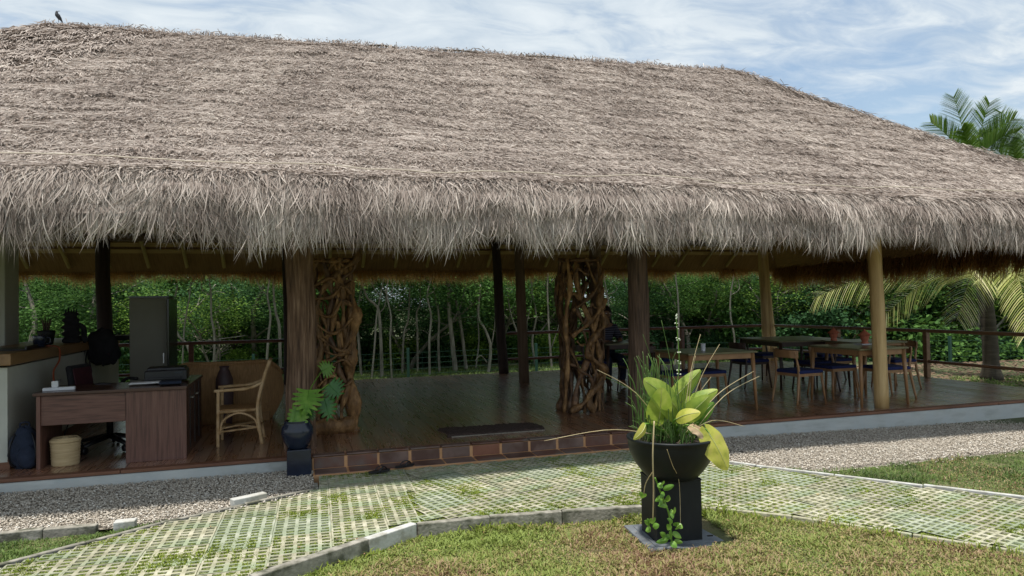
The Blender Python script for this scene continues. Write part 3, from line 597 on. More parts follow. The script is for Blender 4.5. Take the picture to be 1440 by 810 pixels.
def roof_strands(face, n, ulo, uhi, s0, s1, Lr, wd, lift, spread, m, segs, name, dens_taper=True, rmean=.52, grav=.0):
    uu = RNG.uniform(ulo, uhi, n); s = s0+(s1-s0)*RNG.random(n)
    if dens_taper:
        wdt = {0: (18., 9.36), 2: (18., 9.36), 1: (8.5, 0.), 3: (8.5, 0.)}[face]; keep = RNG.random(n) < (wdt[0]+(wdt[1]-wdt[0])*s/STOT)/wdt[0]+.03
        uu = uu[keep]; s = s[keep]; n = len(s)
    P, nr, tg, fr = surf(face, uu, s, np.full(n, -.01))
    side = np.cross(nr, tg); clump = (fbm(uu*70, s*3.5, 2)-.38)*1.6
    ang = RNG.normal(0, spread, n)+clump*spread*1.3
    li = RNG.uniform(lift*.1, lift, n)
    D_ = norm(tg*np.cos(ang)[:, None]+side*np.sin(ang)[:, None]+nr*li[:, None])
    L = RNG.uniform(Lr[0], Lr[1], n)
    roll = RNG.uniform(-1.0, 1.0, n); side2 = norm(np.cross(D_, nr)); W_ = (side2*np.cos(roll)[:, None]+nr*np.sin(roll)[:, None])*(RNG.uniform(.5, 1.15, n)*wd)[:, None]
    dr = np.zeros((n, 3)); dr[:, 2] = -grav*L; dr -= nr*(li*L*.5)[:, None]
    big = fbm(uu*22, s*1.1, 4)
    rn = np.clip(rmean+RNG.normal(0, .19, n)+(big-.44)*.55+.10*np.sin(fr*PI)*0-.05*(fr > .86), 0, 1)
    o = ribbons(P, D_, W_, L, dr, segs, rn, m, name, pav, origin=ORG); o['kind'] = 'stuff'; return o
roof_strands(0, 250000, .14, 1.0, .35, STOT-.05, (.06, .15), .0044, .40, .62, M['thatch'], 2, 'thatch_straw')
roof_strands(0, 16000, 0, .14, .35, STOT-.05, (.14, .26), .009, .45, .4, M['thatch'], 2, 'thatch_straw')
roof_strands(1, 26000, 0, 1, .2, STOT-.05, (.14, .26), .008, .45, .4, M['thatch'], 2, 'thatch_straw')
roof_strands(1, 60000, 0, .16, .2, STOT-.05, (.06, .15), .005, .40, .6, M['thatch'], 2, 'thatch_straw')
roof_strands(2, 16000, 0, 1, .3, STOT-.05, (.2, .34), .014, .4, .4, M['thatch'], 2, 'thatch_straw')
roof_strands(3, 9000, 0, 1, .3, STOT-.05, (.2, .34), .014, .4, .4, M['thatch'], 2, 'thatch_straw')
# ridge crown straw
n = 7000; xx = RNG.uniform(XR0-.1, XR1+.1, n); dy = RNG.choice([-1, 1], n); P0 = np.stack([xx, YR+RNG.normal(0, .06, n), zr(xx)-.10+RNG.uniform(-.03, .05, n)+.03*vn(xx*3, xx*0)], 1)
D_ = norm(np.stack([RNG.normal(0, .5, n), dy*RNG.uniform(.2, 1, n), RNG.uniform(-.75, .02, n)], 1)); W_ = norm(np.cross(D_, RNG.normal(0, 1, (n, 3))))*.0045
o = ribbons(P0, D_, W_, RNG.uniform(.07, .17, n), np.tile([0, 0, -.05], (n, 1)), 2, np.clip(RNG.normal(.45, .2, n), 0, 1), M['thatch'], 'ridge_straw', pav, origin=ORG); o['kind'] = 'stuff'
n = 9000; t_ = RNG.random(n); xx = XR1+(XE1-XR1)*t_; yy = YR+(YE0-YR)*t_; zz_ = prof(4.25*(1-t_), np.full(n, XR1))
P0 = np.stack([xx+RNG.normal(0, .05, n), yy+RNG.normal(0, .05, n), zz_+RNG.uniform(-.03, .03, n)], 1); sg_ = RNG.choice([0, 1], n)[:, None]
D_ = norm(np.where(sg_ == 0, np.array([[.35, -.85, -.55]]), np.array([[.85, -.25, -.55]]))+RNG.normal(0, .3, (n, 3))); W_ = norm(np.cross(D_, RNG.normal(0, 1, (n, 3))))*.0045
o = ribbons(P0, D_, W_, RNG.uniform(.08, .17, n), np.tile([0, 0, -.03], (n, 1)), 2, np.clip(RNG.normal(.45, .2, n), 0, 1), M['thatch'], 'hip_straw', pav, origin=ORG); o['kind'] = 'stuff'
# hanging fringe: clumped strands that leave the rounded eave and turn down
def fringe(face, n, ulo, uhi, s0, s1, Lr, wd, m, name, rmean, inset=0., z0=None, segs=4, out=.10, clumpy=1., rsd=.2, spread=.16, bund=1.):
    uu = RNG.uniform(ulo, uhi, n); s = RNG.uniform(s0, s1, n)
    P, nr, tg, fr = surf(face, uu, s, np.full(n, -.01))
    P = P-np.stack([np.full(n, {0: 0, 1: 1, 2: 0, 3: -1}[face]), np.full(n, {0: -1, 1: 0, 2: 1, 3: 0}[face]), np.zeros(n)], 1)*inset
    if z0 is not None: P[:, 2] = RNG.uniform(z0[0], z0[1], n)
    side = np.cross(nr, tg); cl = (vn(uu*55, s*2+face*3)-.5)+(vn(uu*130, s*3)-.5)*.8
    ang = cl*.34*clumpy+RNG.normal(0, spread, n)
    down = np.array([0, 0, -1.])
    D_ = norm(tg*np.cos(ang)[:, None]*.9+side*np.sin(ang)[:, None]+nr*RNG.uniform(0, out*1.6, n)[:, None]+down*.35)
    ln = vn(uu*48+9, uu*0+face)*.9+vn(uu*140, uu*0)*.6
    L = RNG.uniform(Lr[0], Lr[1], n)*(.72+.42*ln)
    roll = RNG.uniform(-1.1, 1.1, n); s2 = norm(np.cross(D_, nr+1e-3)); W_ = (s2*np.cos(roll)[:, None]+nr*np.sin(roll)[:, None])*((.35+RNG.random(n)**2*1.15)*wd)[:, None]
    dr = np.stack([RNG.normal(0, .07, n), RNG.normal(0, .02, n), -np.abs(L)*.25], 1)
    dr -= nr*(L*.25)[:, None]*np.array([1, 1, 0])
    wid = 18. if face in (0, 2) else 8.5; nc_ = wid/.075; cidx = np.floor(uu*nc_+.35*np.sin(uu*91)+.3*np.sin(s*17)); cen = (cidx+.5)/nc_; pull = np.clip((cen-uu)*wid, -.06, .06)*RNG.uniform(.3, 1.1, n)*bund
    dr[:, 0 if face in (0, 2) else 1] += pull
    rn = np.clip(RNG.normal(rmean, rsd, n)+(fbm(uu*60, s*2, 2)-.38)*.9-.08, 0, 1)
    o = ribbons(P, D_, W_, L, dr, segs, rn, m, name, pav, origin=ORG, tipc=.22); o['kind'] = 'stuff'; return o
fringe(0, 64000, .14, 1.0, .06, .76, (.12, .245), .0042, M['thatch'], 'eave_fringe', .44, clumpy=1.0, spread=.13, rsd=.20)
fringe(0, 26000, .14, 1.0, .00, .22, (.11, .25), .0042, M['thatch'], 'eave_fringe', .46, clumpy=1.1, spread=.14)
fringe(0, 9000, .14, 1.0, .08, .28, (.08, .16), .0055, M['thatch_in'], 'inner_fringe', .45, inset=.10)
fringe(0, 4000, 0, .14, .0, .6, (.25, .45), .009, M['thatch'], 'eave_fringe', .55)
fringe(1, 16000, 0, 1, .0, .6, (.22, .42), .007, M['thatch'], 'eave_fringe', .55)
fringe(1, 14000, 0, 1, .0, .1, (.25, .45), .006, M['thatch_in'], 'inner_fringe', .30, inset=.16, z0=(2.15, 2.5), segs=3)
fringe(2, 8000, 0, 1, .1, .6, (.12, .24), .010, M['thatch'], 'eave_fringe', .55)
fringe(2, 26000, .12, 1, .0, .05, (.28, .40), .0055, M['thatch_in'], 'inner_fringe', .55, inset=-.02, z0=(2.34, 2.60), segs=2, out=0, clumpy=.35, spread=.05)
fringe(2, 26000, .12, 1, .0, .05, (.22, .33), .0055, M['thatch_in'], 'inner_fringe', .55, inset=.12, z0=(2.36, 2.66), segs=2, out=0, clumpy=.35, spread=.05)
fringe(3, 4000, 0, 1, .0, .6, (.25, .45), .010, M['thatch'], 'eave_fringe', .55)
# binding cord along the eave roll
xs_ = np.linspace(.15, .96, 240); P, nr, tg, fr = surf(0, xs_, np.full(240, .74), np.full(240, .045)); P = P+nr*(.02*vn(xs_*40, xs_*0))[:, None]
cord = MB().tube([tuple(p) for p in P], .005, 5); P_(cord, 'binding_cord', M['rope'], True)
# sticks lying on the ridge
for a_, b_ in ((1.0, 1.35), (1.95, 2.6), (3.3, 4.1)):
    P_(MB().tube([(a_, YR-.06, zr(a_)-.085), ((a_+b_)/2, YR-.07, zr((a_+b_)/2)-.075), (b_, YR-.06, zr(b_)-.09)], .010, 6), 'ridge_stick', M['trunkdark'], True)
# rafters and laths (inside)
def inz(mm, x): return 2.36+(mm-.35)/3.9*(zr(x)-.25-2.36)
x = -5.6
while x < 9.6:
    xr = min(max(x, XR0), XR1); dm = abs(x-xr); mt_ = 4.25-dm
    for sgn, ye in ((-1, YE0), (1, YE1)):
        m0 = .30; p1 = (x, ye-sgn*m0, inz(m0, x)-.085); p2 = (x, ye-sgn*mt_, inz(mt_, x)-.085)
        P_(MB().tube([p1, p2], .032, 7), 'rafter', M['rafter'], True)
    x += .62
for j in range(12):
    mm = .62+j*.155; q = mm
    z_ = inz(mm, 1.9)-.035; x0 = XE0+mm+.1; x1 = XE1-mm-.1
    P_(MB().box(((x0+x1)/2, YE1-mm, z_), (x1-x0, .11, .02), tilt=Matrix.Rotation(-.58, 3, 'X')), 'lath', M['batten'])
for j in range(5):
    mm = .45+j*.3; z_ = inz(mm, 1.9)-.035; x0 = XE0+mm+.1; x1 = XE1-mm-.1
    P_(MB().box(((x0+x1)/2, YE0+mm, z_), (x1-x0, .07, .02), tilt=Matrix.Rotation(.58, 3, 'X')), 'lath', M['batten'])
# plates
for y_, x0, x1 in ((6.75, -5.9, 9.7), (12.95, -5.9, 9.8)):
    P_(MB().tube([(x0, y_, 2.68), (x1, y_, 2.68)], .06, 10), 'wall_plate', M['postwood'], True)
# posts
def post(x, y, rb, rt, m, z1=2.66, lean=(0, 0), wob=.015, seed=0, nm='post'):
    rr = random.Random(seed); P = []; R = []
    for j in range(15):
        t = j/14; P.append((x+lean[0]*t+wob*math.sin(t*5+seed)*t, y+lean[1]*t+wob*math.cos(t*4+seed)*t, DECK+(z1-DECK)*t)); R.append((rb+(rt-rb)*t)*(1+rr.uniform(-.03, .03)))
    return P_(MB().tube(P, R, 14), nm, m, True)
post(6.66, 6.80, .082, .078, M['yellowwood'], lean=(-.05, 0), seed=1)
post(9.62, 12.92, .085, .075, M['yellowwood'], lean=(-.02, 0), seed=2)
post(9.98-.2, 12.95, .13, .10, M['yellowwood'], lean=(-.18, 0), wob=.03, seed=3)
post(3.76, 12.95, .10, .085, M['darkwood'], lean=(-.14, 0), wob=.03, seed=4)
post(3.63, 11.29, .088, .078, M['postwood'], lean=(-.06, 0), wob=.006, seed=5)
post(-.15, 12.93, .085, .085, M['darkwood'], seed=6)
post(-3.0, 12.95, .125, .105, M['darkwood'], wob=.03, seed=7)
post(3.62, 8.22, .075, .075, M['postwood'], wob=.004, seed=8)
post(-3.2, 6.78, .08, .08, M['yellowwood'], seed=9)
# ridged bark posts
def bark_post(x, y, r0, r1, m, z1=2.66, nseed=0, amp=.034):
    nt_, nz_ = 120, 80; th = np.linspace(0, 2*PI, nt_, endpoint=False); zz = np.linspace(0, 1, nz_); TH, ZZ = np.meshgrid(th, zz)
    warp = .6*(vn(np.cos(TH)*2+nseed, ZZ*3)-.5); k = np.abs(vn((TH+warp*.35)*5.2+nseed*7, ZZ*2.4)*2-1)*.6+np.abs(vn((TH+warp*.3)*11+nseed, ZZ*4)*2-1)*.5
    seam = np.minimum(TH, 2*PI-TH); bl = np.clip(seam/.25, 0, 1); R_ = r0+(r1-r0)*ZZ+amp*(k-.45)*bl+.012*np.sin(ZZ*7+TH)
    X_ = x+R_*np.cos(TH+1.6); Y_ = y+R_*np.sin(TH+1.6); Z_ = DECK+(z1-DECK)*ZZ; i = np.arange(TH.size).reshape(TH.shape); j = np.roll(i, -1, 1)
    Q = np.stack([i[:-1], j[:-1], j[1:], i[1:]], -1).reshape(-1, 4)
    o = link('bark_post', np_mesh('bark_post', np.stack([X_, Y_, Z_], -1).reshape(-1, 3), Q, smooth=True), m, pav); o.location = (-1.9, -9.85, 0); return o
bark_post(.03, 6.98, .138, .118, M['bark'], nseed=1)
bark_post(3.50, 6.86, .115, .10, mat('dark_bark_ridges', [(.03, .018, .014), (.10, .06, .042), (.16, .10, .07)], scale=7, stretch=(6, 6, .4), rough=.85, bump=.8, bscale=14), nseed=4, amp=.014)
# ------------------------------------------------------------------ railings
def railing(pts, label, m, posts, top=.905, low=.41, r_=.03, z0=DECK):
    root = empty('railing', (pts[0][0], pts[0][1], z0), 0, label, 'railing'); o3 = Vector((pts[0][0], pts[0][1], z0))
    for a_, b_ in zip(pts[:-1], pts[1:]):
        for zz, n_ in ((top, 'top_rail'), (low, 'lower_rail')):
            P = bez([Vector((a_[0], a_[1], zz))-o3, (Vector((a_[0], a_[1], zz))+Vector((b_[0], b_[1], zz)))/2-o3+Vector((0, 0, .006)), Vector((b_[0], b_[1], zz))-o3], 6)
            MB().tube(P, r_ if n_ == 'top_rail' else r_*.85, 8, flat=.9).obj(n_, m, root, True)
    for (x, y) in posts:
        MB().box((x-o3.x, y-o3.y, (top-z0)/2), (.075, .075, top-z0-.01)).obj('rail_post', M['rail'] if m is M['rail'] else m, root, bevel=.006)
    return root
railing([(-6, 13.0), (-.22, 13.0)], 'red brown timber railing along the back of the deck behind the desk', M['rail'], [(-3.9, 13.02), (-1.72, 13.02)])
railing([(3.85, 13.0), (9.7, 12.98)], 'red brown timber railing along the back of the deck behind the dining tables', M['rail'], [(5.6, 13.02), (7.65, 13.02)])
rr_ = mat('side_rail_wood', [(.17, .085, .045), (.30, .17, .09)], scale=6, stretch=(4, .5, 4), rough=.35)
railing([(9.77, 12.8), (9.77, 6.2+.5)], 'timber railing on the right edge of the deck toward the palm', rr_, [(9.77, 10.98), (9.77, 9.02), (9.77, 6.9)])
# ------------------------------------------------------------------ root columns
def path_tube(P, r, seed, flat=1.0, n=8, sub=7):
    rr = random.Random(seed); B = bez(P, sub); L = len(B); Rr = []
    for k in range(L): Rr.append(r*(.8+.35*math.sin(k*.55+seed)+.18*rr.uniform(-1, 1)*.6+.12))
    return MB().tube(B, Rr, n, flat)
def root_column(loc, w, d, H, nmain, ncross, seed, label, m, m2, extra=None):
    root = empty('root_column', loc, 0, label, 'carved column'); rr = random.Random(seed)
    def pt(a, z, k=1.0):
        # rounded box outline
        c, s_ = math.cos(a), math.sin(a); e = (abs(c)**3.2+abs(s_)**3.2)**(-1/3.2); bulge = 1+.07*math.sin(z*4+seed)
        return Vector((w/2*c*e*k*bulge, d/2*s_*e*k*bulge, z))
    for j in range(nmain):
        a = 2*PI*j/nmain+rr.uniform(-.15, .15); P = []; z = 0; dr = rr.uniform(-2.8, 2.8); ph = rr.uniform(0, 6)
        n = rr.randint(7, 9)
        for k in range(n+1):
            t = k/n; P.append(pt(a+dr*t+.38*math.sin(t*rr.uniform(5, 8)+ph), H*t, rr.uniform(.82, 1.0)))
        path_tube(P, rr.uniform(.014, .030), seed*50+j).obj('root', m if rr.random() < .7 else m2, root, True)
    for j in range(ncross):
        a = rr.uniform(0, 2*PI); z = rr.uniform(.08, H-.1); sg = rr.choice((-1, 1)); ln = rr.uniform(.8, 1.9); n = 5; P = []
        for k in range(n+1):
            t = k/n; P.append(pt(a+sg*ln*t, min(H-.02, max(.02, z+rr.uniform(-.1, .1)+.35*(t-.5)*rr.choice((1, -1, .6)))), rr.uniform(.85, 1.03)))
        path_tube(P, rr.uniform(.009, .022), seed*90+j).obj('root', m if rr.random() < .6 else m2, root, True)
    for zz, kk in ((H-.03, .96),):
        P = [pt(2*PI*k/16, zz+rr.uniform(-.01, .01), kk) for k in range(17)]; path_tube(P, .022, seed+5, sub=3).obj('root', m, root, True)
    # a few thick foot roots
    for j in range(6):
        a = rr.uniform(0, 2*PI); P = [pt(a, .0, 1.05), pt(a+.1, .09, .98), pt(a+rr.uniform(-.4, .4), .3, .92), pt(a+rr.uniform(-.8, .8), .62, .85)]
        path_tube(P, rr.uniform(.03, .042), seed*7+j).obj('root', m, root, True)
    if extra: extra(root)
    return root
def zigzag(root):      # heavy pale zigzag root on the front of the middle column
    for i_, (P, rad) in enumerate((([(.02, -.29, .0), (-.02, -.28, .16), (.13, -.27, .36), (.20, -.27, .50), (.04, -.27, .63), (-.04, -.27, .75), (.10, -.27, .95), (.22, -.25, 1.08), (.14, -.26, 1.3), (.20, -.25, 1.5)], .038),
        ([(-.26, -.24, .02), (-.1, -.28, .12), (.02, -.28, .26), (.16, -.28, .42)], .034), ([(-.27, -.1, .0), (-.28, -.18, .3), (-.26, -.2, .7), (-.28, -.2, 1.1), (-.22, -.22, 1.5), (-.25, -.2, 1.86)], .03),
        ([(-.22, -.24, .92), (-.05, -.27, 1.04), (.1, -.27, 1.18), (.24, -.24, 1.36)], .03), ([(-.2, -.24, 1.22), (.0, -.27, 1.38), (.12, -.27, 1.52), (.22, -.24, 1.72)], .024))):
        path_tube(P, rad, 300+i_, sub=9).obj('root', M['root'], root, True)
root_column((3.36, 8.12, DECK), .52, .50, 1.87, 19, 34, 3, 'square column of dark twisted tree roots standing in the middle of the deck', M['root_dark'], M['root'], zigzag)
def slabside(root):
    # smooth thick limb on the right side and solid foot
    path_tube([(.20, -.05, .0), (.20, -.05, .25), (.17, -.04, .55), (.17, -.03, .85), (.22, -.03, 1.12), (.20, -.02, 1.35), (.12, -.02, 1.6)], .058, 41, 1.5).obj('root', M['root'], root, True)
    mb = MB(); mb.tube(bez([(-.20, -.08, .05), (-.08, -.1, .07), (.06, -.1, .06), (.2, -.06, .09)], 5), [.08, .09, .08, .075, .08, .09, .1, .09, .08, .07, .07, .08, .085, .08, .075, .06], 10, 1.4); mb.obj('foot', M['root'], root, True)
    path_tube([(-.2, -.08, .1), (-.16, -.1, .35), (-.2, -.1, .6), (-.12, -.12, .9), (-.18, -.1, 1.2), (-.1, -.1, 1.5), (.08, -.1, 1.7), (.24, -.08, 1.82), (.27, -.06, 1.95)], .036, 43).obj('root', M['root'], root, True)
    path_tube([(.27, -.06, 1.95), (.22, -.08, 1.72), (.10, -.1, 1.62), (.02, -.1, 1.45), (.18, -.1, 1.35)], .024, 44).obj('root', M['root_dark'], root, True)
    for i_ in range(9):
        a = i_*.7; z = .5+i_*.13; path_tube([(-.16+.05*math.sin(a), -.12, z), (-.02, -.16, z+.11*math.cos(a)), (.1, -.15, z+.15*math.sin(a*1.7)), (.19, -.1, z+.05)], .017, 60+i_).obj('root', M['root'], root, True)
root_column((.36, 7.75, DECK), .42, .22, 1.84, 12, 26, 8, 'openwork column of twisted tree roots beside the thick bark post', M['root'], M['root_dark'], slabside)
# ------------------------------------------------------------------ reception corner
wl = empty('counter', (-2.6, 8.9, DECK), 0, 'cream plastered reception counter with thick wooden top at the left edge', 'counter')
MB().box((.10, .05, .43), (.28, 3.9, .86)).obj('wall', M['wall'], wl)
MB().box((.16, -1.86+.0, .03), (.20, .10, .06)).obj('skirting', M['edge'], wl)
MB().box((.245, .05, .04), (.012, 3.9, .08)).obj('skirting', M['edge'], wl)
MB().box((-.10, -.05, .93), (.78, 3.85, .10)).obj('wooden_top', M['slab'], wl, bevel=.008)
MB().box((-3.4, 1.2, .43), (6.2, .25, .86)).obj('return_wall', M['wall'], wl)
colm = MB().box((0, 0, 1.28), (.40, .40, 2.56)).obj('wall_pillar', M['wall'], None, bevel=.01); colm.location = (-3.17, 8.95, DECK)
tag(colm, 'square cream pillar at the left edge behind the wooden counter top', 'pillar')
# things on the counter (top at z = 1.13)
CT = 1.132
def place(o, x, y, z, rz=0): o.location = (x, y, z); o.rotation_euler.z = rz; return o
lp = empty('tray', (-2.55, 7.65, CT), .1, 'long black tray lying on the near end of the counter', 'tray')
MB().box((0, 0, .006), (.34, .46, .012)).obj('base', M['black'], lp, bevel=.003); MB().box((.165, 0, .02), (.012, .46, .03)).obj('rim', M['black'], lp); MB().box((-.165, 0, .02), (.012, .46, .03)).obj('rim', M['black'], lp)
cp = empty('cup', (-2.44, 8.05, CT), 0, 'dark round cup on the counter with the orange cable beside it', 'cup')
MB().lathe([(.04, 0), (.052, .004), (.058, .11), (.056, .115), (.050, .112), (.045, .01), (.0, .008)], 20, cap=False).obj('cup_body', M['bluepot'], cp, True)
MB().tube(bez([(.055, 0, .09), (.09, 0, .085), (.09, 0, .04), (.054, 0, .03)], 5), .006, 6).obj('handle', M['bluepot'], cp, True)
pp = empty('potted_plant', (-2.55, 8.62, CT), 0, 'small dark pot with one upright spiky plant on the counter', 'plant')
MB().lathe([(.05, 0), (.065, .01), (.082, .13), (.082, .15), (.072, .15), (.068, .125), (0, .12)], 18, cap=False).obj('pot', M['pot'], pp, True)
for k in range(6):
    a = k*1.05; MB().tube([(0.02*math.cos(a), .02*math.sin(a), .12), (.03*math.cos(a), .03*math.sin(a), .22), (.055*math.cos(a), .05*math.sin(a), .28+.05*(k == 2))], [.009, .010, .001], 5, .4).obj('leaf', M['trunkdark'], pp, True)
rr = random.Random(4); dw = empty('driftwood_carving', (-2.42, 9.0, CT), 0, 'tall rough black wooden carving standing on the counter', 'carving')
mb = MB(); nz_ = 16; pf = [(.085+.02*math.sin(k*1.7)+rr.uniform(-.008, .008), k*.021) for k in range(nz_)]
mb.lathe([(.09, 0)]+pf[1:]+[(.05, .34)], 14); mb.v = [(x*(1+.18*(vn(x*40, z*30)-.5)*2)*.95, y*.8, z) for x, y, z in mb.v]; mb.obj('carved_body', M['blackcloth'], dw, True)
for k in range(5): MB().tube([(-.05+.025*k, 0, .30), (-.055+.027*k, .01, .37+.02*(k % 2))], [.016, .006], 6).obj('spike', M['blackcloth'], dw, True)
MB().tube(bez([(.06, 0, .2), (.12, 0, .16), (.13, 0, .05), (.15, 0, 0)], 5), [.03]*16, 7).obj('side_branch', M['blackcloth'], dw, True)
bgp = empty('shoulder_bag', (-2.22, 9.35, 1.0), 0, 'black bag with dangling straps hung over the counter edge at the dark post', 'bag')
def blob(c, rx, ry, rz_, seed, n=14, amp=.18):
    V = []; F = []; 
    for i in range(n+1):
        th = PI*i/n
        for j in range(n):
            ph = 2*PI*j/n; k = 1+amp*(float(vn(np.array(i*.6+seed), np.array(j*.9)))-.5)*2
            V.append((c[0]+rx*k*math.sin(th)*math.cos(ph), c[1]+ry*k*math.sin(th)*math.sin(ph), c[2]+rz_*k*math.cos(th)))
    for i in range(n):
        for j in range(n): F.append((i*n+j, (i+1)*n+j, (i+1)*n+(j+1) % n, i*n+(j+1) % n))
    return MB().add(V, F)
blob((.02, 0, .06), .17, .13, .21, 3).obj('bag_body', M['blackcloth'], bgp, True)
blob((.12, .02, -.03), .09, .08, .12, 6).obj('side_pocket', M['blackcloth'], bgp, True)
MB().box((.10, -.10, .02), (.05, .02, .10)).obj('red_patch', M['maroon'], bgp, bevel=.004)
for k, (dx, ln) in enumerate(((-.13, .36), (-.10, .42), (-.06, .30), (-.16, .22))):
    MB().tube(bez([(dx, -.08, .06), (dx-.02, -.10, -.1), (dx+.015*(k % 2), -.1, -.1-ln*.4), (dx-.02, -.10, -ln)], 5), .007, 5, .4).obj('strap', M['blackcloth'], bgp, True)
hat = empty('hat', (-2.26, 9.72, CT), .2, 'dark wide brimmed hat lying on the far counter end behind the bag', 'hat')
MB().lathe([(0, 0), (.19, .0), (.20, .012), (.11, .02), (.095, .10), (.06, .125), (0, .12)], 24, cap=False).obj('hat_body', M['blackcloth'], hat, True)
bx_ = empty('telephone', (-2.47, 9.5, CT), .3, 'black desk telephone on the counter left of the dark post', 'telephone')
MB().box((0, 0, .03), (.17, .2, .06), taper=.85).obj('base', M['black'], bx_, bevel=.01); MB().tube(bez([(-.06, -.08, .07), (-.06, 0, .095), (-.06, .08, .07)], 5), [.022]*11, 8).obj('handset', M['black'], bx_, True); MB().box((.03, 0, .063), (.07, .12, .004)).obj('keypad', M['white'], bx_)
pst = empty('card_printer', (-2.12, 10.1, CT-.03), 0, 'flat grey and black device on the far end of the counter', 'device')
MB().box((0, 0, .03), (.42, .26, .055)).obj('body', M['black'], pst, bevel=.01); MB().box((.0, -.02, .062), (.40, .2, .008)).obj('lid', M['cabinet'], pst)
cb = MB().tube(bez([(-2.36, 8.0, CT+.01), (-2.22, 7.85, CT+.0), (-2.17, 7.7, 1.02), (-2.16, 7.5, .93), (-2.10, 7.3, .84), (-2.03, 7.1, .82)], 8), .008, 7).obj('cable', M['cable'], None, True); tag(cb, 'orange brown power cable hanging from the counter to the desk', 'cable')
# power strip
DT = .795
ps = empty('power_strip', (-1.98, 7.02, DT), .12, 'white power strip with a plugged adapter on the left end of the desk', 'power strip')
MB().box((0, 0, .014), (.24, .055, .028)).obj('strip', M['white'], ps, bevel=.005); MB().box((-.03, 0, .055), (.05, .045, .055)).obj('adapter', M['white'], ps, bevel=.006); MB().box((.0, 0, .085), (.02, .03, .02)).obj('plug', M['black'], ps)
for k in range(3): MB().lathe([(.014, 0), (.014, .004), (.0, .003)], 12, (.03+.032*k, 0, .027)).obj('socket', M['cabinet'], ps)
# desk
dkk = empty('office_desk', (-1.54, 6.86, DECK), 0, 'dark wood office desk with a closed side cabinet behind the plinth', 'desk'); H = .645
MB().box((-.24, .32, H-.013), (.70, .66, .026)).obj('desk_top', M['desktop'], dkk, bevel=.003)
MB().box((.345, .56, H-.012), (.50, 1.14, .028)).obj('cabinet_top', M['desktop'], dkk, bevel=.003)
MB().box((-.555, .30, (H-.028)/2), (.03, .58, H-.030)).obj('side_panel', M['deskv'], dkk, bevel=.002)
MB().box((-.22, .035, H-.028-.128), (.64, .02, .25)).obj('modesty_panel', M['desk'], dkk, bevel=.002)
MB().box((.345, .030, (H-.028)/2), (.485, .022, H-.03)).obj('front_panel', M['deskv'], dkk, bevel=.002)
MB().box((.345, .58, (H-.028)/2), (.47, 1.06, H-.032)).obj('cabinet_body', M['desktop'], dkk)
MB().box((-.22, .06, H-.05), (.62, .02, .03)).obj('cable_rail', M['black'], dkk)
MB().box((.10, .017, .60), (.004, .004, .02)).obj('panel_joint', M['black'], dkk)
for k in range(3): MB().box((.582, .30+.30*k, .33), (.006, .004, .56)).obj('drawer_joint', M['black'], dkk)
for k in range(2): MB().box((.590, .45+.30*k, .50), (.012, .10, .012)).obj('handle', M['metal'], dkk)
MB().tube(bez([(-.45, .2, .62), (-.40, .3, .40), (-.46, .35, .18), (-.35, .3, .02)], 6), .005, 6).obj('power_cord', M['black'], dkk, True)
pr = empty('printer', (-1.19, 7.42, .81), .06, 'black office printer standing on the cabinet end of the desk', 'printer')
MB().box((0, 0, .05), (.36, .30, .10)).obj('body', M['black'], pr, bevel=.012); MB().box((0, .02, .11), (.34, .25, .03), taper=.93).obj('lid', M['black'], pr, bevel=.008); MB().box((0, -.17, .03), (.26, .08, .012)).obj('paper_tray', M['black'], pr); MB().box((.11, -.152, .075), (.07, .005, .02)).obj('button_panel', M['bluepot'], pr)
pa = empty('paper_stack', (-1.33, 7.12, .81), .05, 'thin stack of white papers in front of the printer', 'papers')
for k in range(3): MB().box((.004*k, .003*k, .004+.004*k), (.25, .12, .003), rz=.05*k).obj('sheet', M['paper'], pa)
bk = MB().box((0, 0, .012), (.18, .14, .022)).obj('notebook', M['navy'], None, bevel=.003); place(bk, -1.10, 7.02, .81, .1); tag(bk, 'dark closed notebook beside the papers on the desk cabinet', 'notebook')
# office chair
oc = empty('office_chair', (-1.74, 7.68, DECK), PI/2-.25, 'black swivel office chair with a maroon backrest edge behind the desk', 'office chair')
MB().lathe([(.03, .10), (.03, .36), (.022, .40)], 12).obj('gas_column', M['black'], oc, True)
for k in range(5):
    a = k*2*PI/5+.3; e = Vector((.30*math.cos(a), .30*math.sin(a), .075)); b_ = MB().tube([(0, 0, .13), e*.5+Vector((0, 0, .065)), e], [.032, .026, .018], 8, .6).obj('base_arm', M['black'], oc, True)
    for sg in (-1, 1): w_ = MB().lathe([(0, -.01), (.03, -.01), (.034, 0), (.03, .01), (0, .01)], 14, cap=False); w_.v = [(e.x+x*math.cos(a)+math.sin(a)*(z+sg*.02), e.y+x*math.sin(a)-math.cos(a)*(z+sg*.02), .036+y) for x, y, z in w_.v]; w_.obj('castor', M['black'], b_, True)
MB().box((0, 0, .44), (.46, .44, .07)).obj('seat', M['blackcloth'], oc, bevel=.025)
MB().box((.02, .02, .38), (.2, .18, .05)).obj('mechanism', M['black'], oc, bevel=.01); MB().tube([(.02, 0, .375), (.24, .02, .37)], .01, 7).obj('lever', M['metal'], oc, True)
MB().box((-.05, .25, .66), (.36, .05, .32), tilt=Matrix.Rotation(-.15, 3, 'X')).obj('backrest', M['blackcloth'], oc, bevel=.022)
MB().box((-.05, .215, .66), (.30, .012, .26), tilt=Matrix.Rotation(-.15, 3, 'X')).obj('back_cushion', M['maroon'], oc, bevel=.006)
MB().tube([(0, .2, .42), (-.03, .28, .5), (-.04, .28, .64)], .018, 7).obj('back_bracket', M['black'], oc, True)
for sg in (-1, 1): MB().tube(bez([(sg*.22, .1, .44), (sg*.27, .06, .55), (sg*.27, -.02, .64), (sg*.26, -.14, .64)], 5), [.016]*16, 7).obj('armrest', M['black'], oc, True)
